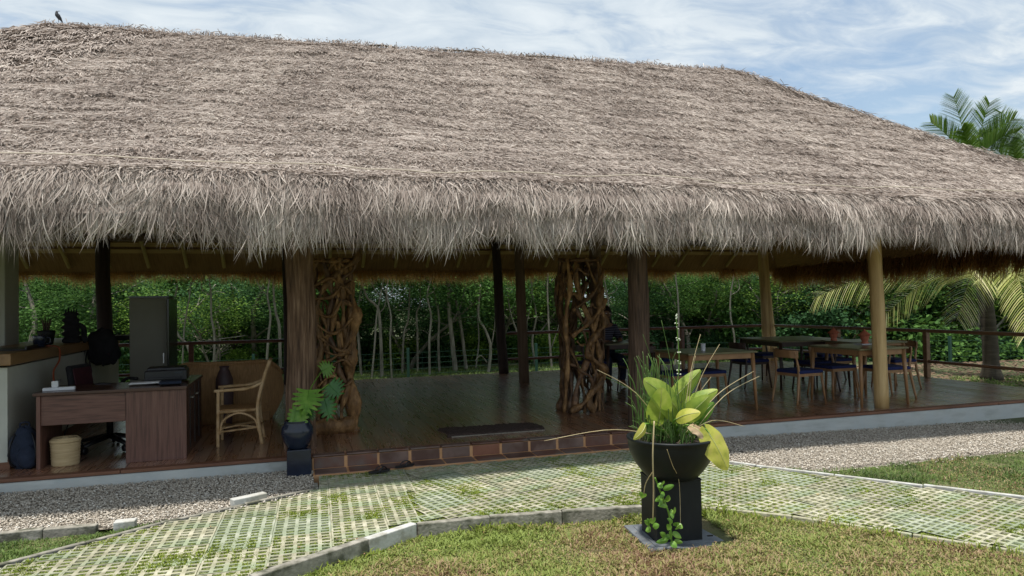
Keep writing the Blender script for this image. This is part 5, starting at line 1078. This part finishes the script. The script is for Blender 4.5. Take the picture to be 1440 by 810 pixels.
hh = MB().add(V, F).obj('long_hair', M['hair'], pn, True); hh.modifiers.new('t', 'SOLIDIFY').thickness = .025
blob((0, -.155, 1.12), .014, .018, .018, 1, 8).obj('nose', M['skin'], pn, True)
for sg in (-1, 1): blob((sg*.033, -.148, 1.145), .012, .006, .007, 1, 8, 0).obj('eye', M['white'], pn, True)
MB().tube([(-.022, -.148, 1.085), (0, -.155, 1.083), (.022, -.148, 1.085)], .005, 6).obj('mouth', M['maroon'], pn, True)
for sg in (-1, 1):
    for k in range(5):
        a = sg*(.02+.014*k) if k < 4 else sg*.115; x0 = sg*(.055+.015*k); y0 = -.375 if k < 4 else -.335
        if k < 4: MB().tube([(x0, y0, .705), (x0-.005*sg, y0-.035+.004*abs(k-1), .702), (x0-.01*sg, y0-.055+.006*abs(k-1), .692)], [.009, .008, .006], 6).obj('finger', M['skin'], pn, True)
        else: MB().tube([(sg*.05, -.35, .70), (sg*.03, -.375, .70)], [.010, .008], 6).obj('thumb', M['skin'], pn, True)
# bird on the ridge
bd = empty('bird', (-2.76, 9.80, 5.03), .3, 'small dark bird standing on the left end of the roof ridge', 'bird')
Vb = [(.0, 0, .10), (-.025, 0, .14), (-.03, 0, .185), (-.01, 0, .215), (.04, 0, .06), (.075, 0, .0)]
skin_body('body', Vb, [(0, 1), (1, 2), (2, 3), (0, 4), (4, 5)], [.042, .036, .024, .022, .026, (.02, .008)], M['bird'], bd)
MB().tube([(.0, 0, .215), (.035, 0, .222)], [.008, .002], 6).obj('beak', M['beak'], bd, True)
for sg in (-1, 1): MB().tube([(.0, sg*.015, .07), (.005, sg*.015, 0)], .004, 5).obj('leg', M['beak'], bd); MB().add([(-.03, sg*.036, .16), (.01, sg*.04, .10), (.07, sg*.025, .02), (.03, sg*.04, .13), (-.01, sg*.03, .17)], [(0, 1, 2, 3, 4)]).obj('wing', M['bird'], bd)
bd.scale = (.62, .62, .62)
# ------------------------------------------------------------------ palms
def frond(P, width, n, m, root, droop=.5, seed=0, up=(0, 0, 1), vee=.5, wd=.018, name='frond', spread=1.0):
    """feather palm frond: rachis tube plus leaflets on both sides (one mesh)"""
    rr = random.Random(seed); B = [Vector(p) for p in bez(P, 10)]; nb = len(B); mb = MB(); mb.tube(B, [max(.004, .022*(1-i/nb)) for i in range(nb)], 6)
    nv0 = len(mb.v); rn = [.55]*nv0; up = Vector(up)
    for k in range(n):
        t = .10+.88*k/n; fidx = t*(nb-1); i = int(fidx); c = B[i].lerp(B[min(i+1, nb-1)], fidx-i); ax = (B[min(i+1, nb-1)]-B[max(i-1, 0)]).normalized()
        sd = ax.cross(up).normalized(); nn = sd.cross(ax).normalized(); L = width*(.35+.65*math.sin(PI*min(1, .12+t*.86)))*rr.uniform(.85, 1.1)
        for sg in (-1, 1):
            d = (sd*sg*spread+ax*(.55+.5*t)+nn*vee*rr.uniform(.5, 1.1)).normalized(); col_ = min(1, max(0, rr.gauss(.45, .22)+(.25 if t > .8 else 0))); b_ = len(mb.v); wv_ = d.cross(Vector((rr.uniform(-.3, .3), rr.uniform(-.3, .3), 1))).normalized()*wd*.5
            if wv_.length < 1e-4: wv_ = ax*wd*.5
            pts = []
            for j in range(4):
                q = j/4; p = c+d*(L*q)+Vector((0, 0, -1))*(droop*L*q*q); pts += [p-wv_*(1-q*.4), p+wv_*(1-q*.4)]
            pts.append(c+d*L+Vector((0, 0, -1))*(droop*L)); mb.add(pts, [(0, 1, 3, 2), (2, 3, 5, 4), (4, 5, 7, 6), (6, 7, 8)]); rn += [col_]*9
    o = mb.obj(name, m, root); a = o.data.attributes.new('rnd', 'FLOAT', 'POINT'); a.data.foreach_set('value', np.array(rn[:len(mb.v)], np.float32)); return o
def pfr(pts, o_): return [ony(x, y, Y)-o_ for x, y, Y in pts]
PXY = (12.35, 10.0); pz_ = gz(*PXY).item()
pb = empty('palm_tree', (PXY[0], PXY[1], pz_), 0, 'palm with arching pale fronds hanging beside the right end of the deck', 'palm tree'); o6 = Vector((PXY[0], PXY[1], pz_))
mb = MB(); P = []; R_ = []
for k in range(26):
    t = k/25; P.append((-.12*t+.04*math.sin(t*4), 0.02*t, 2.15*t)); R_.append((.14*(1-t)+.11*t+(.06*(1-t*7) if t < .14 else 0))*(1.05 if k % 2 else .97))
mb.tube(P, R_, 16).obj('trunk', M['palmtrunk'], pb, True)
for k in range(9): MB().tube([(-.12+0.10*math.cos(k*.7), .1*math.sin(k*.7), 1.9), (-.12+.2*math.cos(k*.7), .2*math.sin(k*.7), 2.25)], [.05, .02], 6, .4).obj('frond_stub', M['palmtrunk'], pb, True)
FR = [([(1392, 396, 10.0), (1330, 374, 11.2), (1240, 383, 12.6), (1142, 420, 13.8)], .72, 80), ([(1392, 396, 10), (1392, 366, 9.6), (1368, 385, 9.3), (1345, 452, 9.1)], .62, 60), ([(1398, 392, 10), (1440, 362, 9.8), (1500, 380, 9.6), (1560, 440, 9.4)], .8, 60),
      ([(1398, 392, 10), (1430, 378, 10.6), (1480, 400, 11.2), (1520, 450, 11.8)], .7, 54), ([(1395, 390, 10), (1370, 352, 11.4), (1320, 350, 13), (1255, 375, 14.6)], .7, 64), ([(1398, 390, 10), (1430, 330, 10.4), (1470, 310, 11), (1540, 340, 12)], .7, 50), ([(1398, 395, 10), (1412, 372, 9.4), (1432, 392, 8.9), (1447, 470, 8.6)], .6, 60),
      ([(1394, 394, 10), (1350, 384, 10.9), (1290, 405, 11.8), (1235, 452, 12.6)], .55, 56)]
for k, (pp_, w_, n_) in enumerate(FR): frond(pfr(pp_, o6), w_, n_, M['palm'], pb, droop=.35, seed=k, vee=.2, wd=.030, up=(-.55, -.75, .45) if k in (0, 1, 4, 6, 7) else (-.3, -.3, 1))
def coco(x, y, h, lab, seed, fr):
    z0 = -.3; p = empty('coconut_palm', (x, y, z0), 0, lab, 'palm tree'); mb = MB(); P = [(.5*math.sin(k/14*1.5)*0.4, 0, h*k/14) for k in range(15)]; mb.tube(P, [.19-.005*k for k in range(15)], 12).obj('trunk', M['palmtrunk'], p, True)
    top = Vector(P[-1]); rr = random.Random(seed)
    for k, (az, el, L, lean) in enumerate(fr):
        d = Vector((math.cos(az)*math.cos(el), math.sin(az)*math.cos(el), math.sin(el))); Pk = [top, top+d*L*.35, top+d*L*.7+Vector((0, 0, -.06*L*lean)), top+d*L+Vector((0, 0, -.22*L*lean))]
        frond(Pk, L*.34, 95, M['palmgreen'], p, droop=.10, seed=seed*10+k, vee=.05, wd=.034, up=(-.77, -.64, .05), spread=.75)
FRC = [(2.27, 1.38, 3.3, .1), (2.27, 1.0, 2.9, .5), (2.27, .55, 2.6, 1), (-.87, 1.32, 3.0, .4), (-.87, .95, 2.8, .8), (-.87, .5, 2.7, 1), (3.6, .9, 2.4, 1), (.6, .8, 2.6, 1), (5.0, .7, 2.4, 1)]
coco(23.9, 20, 7.1-.4, 'coconut palm whose upright green fan of fronds shows above the roof at the right', 1, [(a_, e_, L_*.82, q_) for a_, e_, L_, q_ in FRC])
coco(26.9, 20.5, 6.9-.4, 'second lower coconut palm at the right edge behind the roof', 2, [(a_, e_, L_*.8, q_) for a_, e_, L_, q_ in FRC])
# ------------------------------------------------------------------ woods behind
def leaf_cloud(centres, radii, n, size, rng, flat=.8):
    k = rng.integers(0, len(centres), n); c = centres[k]+rng.normal(0, 1, (n, 3))*radii[k][:, None]*np.array([.5, .5, .5*flat])
    d = norm(rng.normal(0, 1, (n, 3))*np.array([1, 1, .6])+np.array([0, 0, -.25])); up = norm(rng.normal(0, .55, (n, 3))+np.array([0, 0, 1.])); s_ = norm(np.cross(d, up)); L = rng.uniform(.6, 1.2, n)*size; W = L*rng.uniform(.26, .42, n)
    nn = np.cross(s_, d); P0 = c; P1 = c+d*(L*.45)[:, None]-s_*W[:, None]+nn*(L*.06)[:, None]; P2 = c+d*L[:, None]; P3 = c+d*(L*.45)[:, None]+s_*W[:, None]+nn*(L*.06)[:, None]
    V = np.stack([P0, P1, P2, P3], 1).reshape(-1, 3); i = (np.arange(n)*4)[:, None]; T = np.concatenate([i+np.array([0, 1, 2]), i+np.array([0, 2, 3])])
    cb_ = rng.random(len(centres)); rn = np.clip(rng.normal(.42, .2, n)+(cb_[k]-.5)*.45, 0, 1); return V, T, np.repeat(rn, 4)
TV = []
def make_variant(seed, H, crown_lo, spread_, ntr, nleaf, m, mt, rtr=.09, size=.088):
    rr = random.Random(seed); rng = np.random.default_rng(seed); mb = MB(); cents = []
    for q in range(ntr):
        bx, by = (0, 0) if q == 0 else (rr.uniform(-.5, .5), rr.uniform(-.4, .4)); P = [Vector((bx, by, -.1))]; n = 7; dx, dy = rr.uniform(-.16, .16), rr.uniform(-.16, .16)
        for k in range(1, n+1):
            dx += rr.uniform(-.13, .13); dy += rr.uniform(-.13, .13); P.append(P[-1]+Vector((dx, dy, (H*.85+.1)/n)))
        B = bez(P, 3); rq = rtr*rr.uniform(.5, 1) if q else rtr; mb.tube(B, [rq*(1-.75*i/len(B))+.008 for i in range(len(B))], 7)
        for k in range(9):
            t = rr.uniform(.25, .98); i = int(t*(len(B)-1)); b_ = B[i]; a = rr.uniform(0, 6.28); ln = rr.uniform(.6, 1.0)*spread_*(1.1-.4*t); e = b_+Vector((math.cos(a)*ln, math.sin(a)*ln, rr.uniform(.1, .8))); md = b_.lerp(e, .5)+Vector((0, 0, rr.uniform(-.15, .25)))
            r1 = rq*(1-.75*t)*.6+.006; mb.tube(bez([b_, md, e], 4), [r1*(1-.1*j)+.003 for j in range(9)], 5)
            if e.z > crown_lo: cents += [e, md+Vector((0, 0, .3)) if md.z > crown_lo else e]
    for k in range(26):
        a = rr.uniform(0, 6.28); q = spread_*math.sqrt(rr.random()); z_ = rr.uniform(crown_lo, H); cents.append(Vector((q*math.cos(a), q*math.sin(a), z_)))
    cents = np.array([tuple(c) for c in cents]); rad = rng.uniform(.35, .8, len(cents)); V, T, rn = leaf_cloud(cents, rad, nleaf, size, rng)
    tm = mb.mesh('trunk'); tm.polygons.foreach_set('use_smooth', [True]*len(tm.polygons)); tm.materials.append(mt); cm = np_mesh('crown', V, None, T, rn); cm.materials.append(m); TV.append((tm, cm))
make_variant(11, 5.8, 2.5, 1.6, 1, 12000, M['leafA'], M['trunk'], .10)
make_variant(12, 5.4, 2.0, 1.6, 2, 12000, M['leafC'], M['trunkdark'], .09)
make_variant(13, 6.0, 2.7, 1.7, 1, 12000, M['leafA'], M['trunk'], .07)
make_variant(14, 5.2, 1.6, 1.5, 3, 12000, M['leafA'], M['trunkdark'], .06)
make_variant(15, 5.6, 1.2, 1.8, 2, 13000, M['leafC'], M['trunk'], .08)
make_variant(16, 4.8, 2.6, 1.0, 3, 2600, M['leafB'], M['trunk'], .05)
def put_tree(v, x, y, s_, a, label, group=None, sz=None):
    z0 = gz(x, y).item(); o = empty('tree', (x, y, z0), a, label, 'tree', group); o.scale = (s_, s_, (sz or s_)*.60)
    link('trunk', TV[v][0], None, o); link('crown', TV[v][1], None, o); return o
EDGE = [(-16, 17.5), (-6, 18.8), (0, 20.5), (5, 21.5), (10, 20.8), (14, 18.6), (17.5, 16.6), (21, 13.8), (26, 11.5), (34, 9)]
def edge_pt(t):
    k = t*(len(EDGE)-1); i = min(int(k), len(EDGE)-2); q = k-i; a, b_ = Vector(EDGE[i]), Vector(EDGE[i+1]); p = a.lerp(b_, q); d = (b_-a).normalized(); return p, Vector((-d.y, d.x))
def sector(x, y):
    v = Vector((x, y, 1.4))-Vector((0, 0, CZ)); p = 720+992*v.dot(r)/v.dot(f)
    for lim, nm in ((-40, 'beyond the left picture edge'), (175, 'behind the counter'), (300, 'behind the cabinet and desk'), (405, 'behind the cane armchair'), (500, 'behind the openwork root column'), (590, 'left of the pale slender trunk'), (695, 'by the pale slender trunk'), (790, 'behind the brown post'), (895, 'behind the seated person'), (1000, 'behind the planter bowl'), (1100, 'behind the dark table'), (1240, 'behind the lantern'), (1340, 'right of the yellow post'), (1480, 'behind the palm trunk')):
        if p < lim: return nm
    return 'beyond the right picture edge'
rr = random.Random(21); kinds = ['bright leaved', 'dark leaved']
desc = {0: 'mid green pale trunked tree', 1: 'deep green brown trunked tree', 2: 'light green thin trunked tree', 3: 'bushy many stemmed tree', 4: 'dense dark twin stemmed tree', 5: 'sparse pale stemmed sapling clump'}
rows = [(0.2, 30, 'in the front woods'), (2.0, 28, 'in the second tree row'), (4.4, 26, 'deep in the woods'), (7.5, 24, 'far back in the woods')]
for ri, (off_, n, where) in enumerate(rows):
    for k in range(n):
        t = (k+.5+rr.uniform(-.35, .35))/n; p, nn = edge_pt(t); q = off_+rr.uniform(-.6, .7); v = rr.choice((0, 2, 2, 4, 5, 5, 5, 5) if ri == 0 else (0, 1, 2, 3, 4, 4)); s_ = rr.uniform(.8, 1.08)*(1 if ri < 2 else 1.02)
        tx, ty = p.x+nn.x*q, p.y+nn.y*q; lb = desc[v]+' '+where+' '+sector(tx, ty); put_tree(v, tx, ty, s_, rr.uniform(0, 6.28), lb, 'trees of the woods beyond the deck')
# trunks that stand out in the photograph
def lone(x, y, P, r_, lab, twigs=()):
    z0 = gz(x, y).item(); o = empty('tree', (x, y, z0), 0, lab, 'tree'); B = bez(P, 6); mb = MB(); mb.tube(B, [r_*(1-.55*i/len(B)) for i in range(len(B))], 8)
    for tw in twigs: BB = bez(tw, 5); mb.tube(BB, [r_*.35*(1-.7*i/len(BB))+.004 for i in range(len(BB))], 6)
    mb.obj('trunk', M['trunk'], o, True); rng = np.random.default_rng(int(x*10)+99); top = np.array(P[-1]); c = top+rng.normal(0, .5, (14, 3))*np.array([1, .8, .5]); V, T, rn = leaf_cloud(c, np.full(14, .55), 1500, .10, rng); link('crown', np_mesh('crown', V, None, T, rn), M['leafA'], o)
def at(px_, py_, Y): return ony(px_, py_, Y)
def lonepx(pts, Y, rpx, lab, tw=()):
    b_ = at(*pts[0], Y); z0 = gz(b_.x, Y).item(); o_ = Vector((b_.x, Y, z0)); P = [Vector((0, 0, -.1))]+[at(*q, Y)-o_ for q in pts[1:]]; lone(b_.x, Y, P, rpx/992*Y*.55, lab, [[at(*q, Y+.1)-o_ for q in t_] for t_ in tw])
lonepx([(641, 512), (636, 480), (632, 440), (631, 405), (634, 360)], 19.3, 7, 'pale slender trunk standing out left of the dark back post', [[(634, 455), (648, 430), (655, 400)]])
lonepx([(656, 520), (651, 480), (645, 440), (640, 420), (628, 395), (620, 360)], 19.6, 5, 'leaning pale trunk just right of the most visible slender trunk')
lonepx([(537, 525), (536, 490), (533, 440), (527, 428), (515, 416), (505, 380)], 18.6, 4.5, 'crooked pale trunk with an elbow right of the openwork root column', [[(533, 440), (541, 430), (545, 400)]])
lonepx([(587, 500), (587, 470), (586, 440), (591, 425), (590, 380)], 19.5, 3, 'thin straight pale stem between the crooked trunk and the slender trunk')
lonepx([(565, 505), (568, 470), (574, 450), (576, 410), (577, 370)], 19.4, 3, 'thin wavy vine like stem right of the crooked trunk', [[(575, 462), (560, 476), (550, 468), (560, 455)]])
lonepx([(686, 520), (690, 490), (683, 465), (673, 445), (676, 400)], 18.4, 4.5, 'forked pale sapling close left of the dark back post', [[(689, 495), (694, 470), (697, 440)], [(685, 510), (676, 500), (668, 508)]])
lonepx([(776, 505), (773, 480), (771, 440), (770, 400), (772, 365)], 19, 3.5, 'thin pale stem seen between the brown post and the root column', [[(775, 490), (782, 470), (790, 445)]])
lonepx([(394, 500), (393, 465), (388, 440), (385, 415), (384, 370)], 17.8, 4, 'thin white trunk just left of the thick bark post')
lonepx([(745, 520), (728, 470), (718, 440), (712, 400)], 19.2, 3.2, 'leaning pale stem right of the dark back post', [[(735, 490), (740, 460), (748, 420)]])
lonepx([(280, 510), (265, 490), (250, 470), (243, 440), (250, 400)], 17.6, 3.5, 'bent pale stem right of the tall cabinet', [[(262, 485), (300, 478), (345, 472)]])
rt = random.Random(5)
for k, x0 in enumerate((255, 297, 372, 508, 522, 551, 604, 618, 668, 754, 862, 948, 1028, 1118)):
    Yk = rt.uniform(17.9, 19.8) if x0 > 430 else rt.uniform(17, 18); P = [(x0, 512)]; xx = x0
    for yy in (480, 445, 415, 385, 350): xx += rt.uniform(-6, 6); P.append((xx, yy))
    b_ = at(x0, 512, Yk); nb = len(bpy.data.objects); lonepx(P, Yk, rt.uniform(2.0, 3.6), 'slim pale stem in the front woods '+sector(b_.x, Yk), [[P[3], (P[3][0]+rt.uniform(-14, 14), 405), (P[3][0]+rt.uniform(-20, 20), 380)]])
for o in bpy.data.objects:
    if str(o.get('label', '')).startswith('slim pale stem'): o['group'] = 'trees of the woods beyond the deck'
# shrubs at the foot of the trees
SV = []
for s_, m_ in ((31, M['leafA']), (32, M['leafC']), (33, M['leafB'])):
    rng = np.random.default_rng(s_); c = rng.normal(0, 1, (22, 3))*np.array([.45, .4, .30])+np.array([0, 0, .42]); c[:, 2] = np.abs(c[:, 2]); V, T, rn = leaf_cloud(c, rng.uniform(.25, .5, 22), 3000, .10, rng); me = np_mesh('foliage', V, None, T, rn); me.materials.append(m_)
    mb = MB(); rr2 = random.Random(s_)
    for k in range(6): a = rr2.uniform(0, 6.28); mb.tube([(0, 0, -.05), (.15*math.cos(a), .15*math.sin(a), .3), (.4*math.cos(a), .4*math.sin(a), .65)], [.014, .01, .004], 5)
    sm_ = mb.mesh('stem'); sm_.materials.append(M['trunkdark']); SV.append((me, sm_))
sdesc = ['mid green', 'dark green', 'light green']
for ri, (off_, n) in enumerate(((-.1, 34), (.9, 40), (2.0, 40), (4.0, 36))):
    for k in range(n):
        t = (k+.5+rr.uniform(-.4, .4))/n; p, nn = edge_pt(t); q = off_+rr.uniform(-.5, .5); v = rr.choice((0, 1, 1, 2)); x_, y_ = p.x+nn.x*q, p.y+nn.y*q; s_ = rr.uniform(.55, 1.0) if ri == 0 else rr.uniform(.7, 1.15)
        if x_ > 13: s_ *= 1.5
        wh = ('at the edge of', 'just inside', 'well inside', 'deep within')[ri]; o = empty('shrub', (x_, y_, gz(x_, y_).item()), rr.uniform(0, 6.28), '%s shrub %s the woods %s' % (sdesc[v], wh, sector(x_, y_)), 'shrub', 'shrubs of the woods beyond the deck'); o.scale = (s_, s_, s_*rr.uniform(.8, 1.3)); link('foliage', SV[v][0], None, o); link('stem', SV[v][1], None, o)
# the far mass of the woods
rng = np.random.default_rng(77); cc = []
for k in range(420):
    p, nn = edge_pt(rng.random()); q = 10+rng.random()*7; cc.append((p.x+nn.x*q, p.y+nn.y*q, max(.3, rng.random()*3.0)))
cc = np.array(cc); V, T, rn = leaf_cloud(cc, rng.uniform(1.0, 2.0, len(cc)), 60000, .42, rng); o = link('far_woods', np_mesh('far_woods', V, None, T, rn), M['leafC']); tag(o, 'dark mass of leaves deep behind the trees', 'woods', kind='stuff')
# wire mesh fence at the edge of the woods
fn = empty('wire_fence', (0, 16.9, -.37), 0, 'low green wire mesh fence between the grass and the woods', 'fence')
mb = MB(); fp = [(-9, 16.2), (-2, 16.8), (5, 17.2), (10.5, 16.4), (15, 14.2), (19.5, 11.4), (25, 9)]
for a_, b_ in zip(fp[:-1], fp[1:]):
    a_, b_ = Vector(a_), Vector(b_); L = (b_-a_).length; n = int(L/.35)
    for j in range(6): mb.tube([(a_.x, a_.y-16.9, .06+.13*j), (b_.x, b_.y-16.9, .06+.13*j)], .0035, 3, cap=False)
    for k in range(n): p = a_.lerp(b_, k/n); mb.tube([(p.x, p.y-16.9, .05), (p.x, p.y-16.9, .72)], .0022, 3, cap=False)
    for k in range(int(L/2.4)): p = a_.lerp(b_, (k+.3)/int(L/2.4)); MB().box((p.x, p.y-16.9, .40), (.06, .06, .85)).obj('fence_post', M['fencegreen'], fn)
w_ = mb.obj('wire', M['fencegreen'], fn); w_['kind'] = 'stuff'

# neighbours of one look get their order from left to right
byl = {}
for o in bpy.data.objects:
    if o.parent is None and o.get('group') in ('trees of the woods beyond the deck', 'shrubs of the woods beyond the deck'): byl.setdefault(o['label'], []).append(o)
def pxof(o): v = o.location-Vector((0, 0, CZ)); return v.dot(r)/v.dot(f)
for lb, os_ in byl.items():
    if len(os_) < 2: continue
    os_.sort(key=pxof); names = {2: ['leftmost', 'rightmost'], 3: ['leftmost', 'middle', 'rightmost']}.get(len(os_), ['leftmost', 'second-leftmost', 'third-leftmost', 'fourth-leftmost', 'fifth-leftmost'][:len(os_)-1]+['rightmost'])
    for o, nm in zip(os_, names): o['label'] = nm+' '+lb
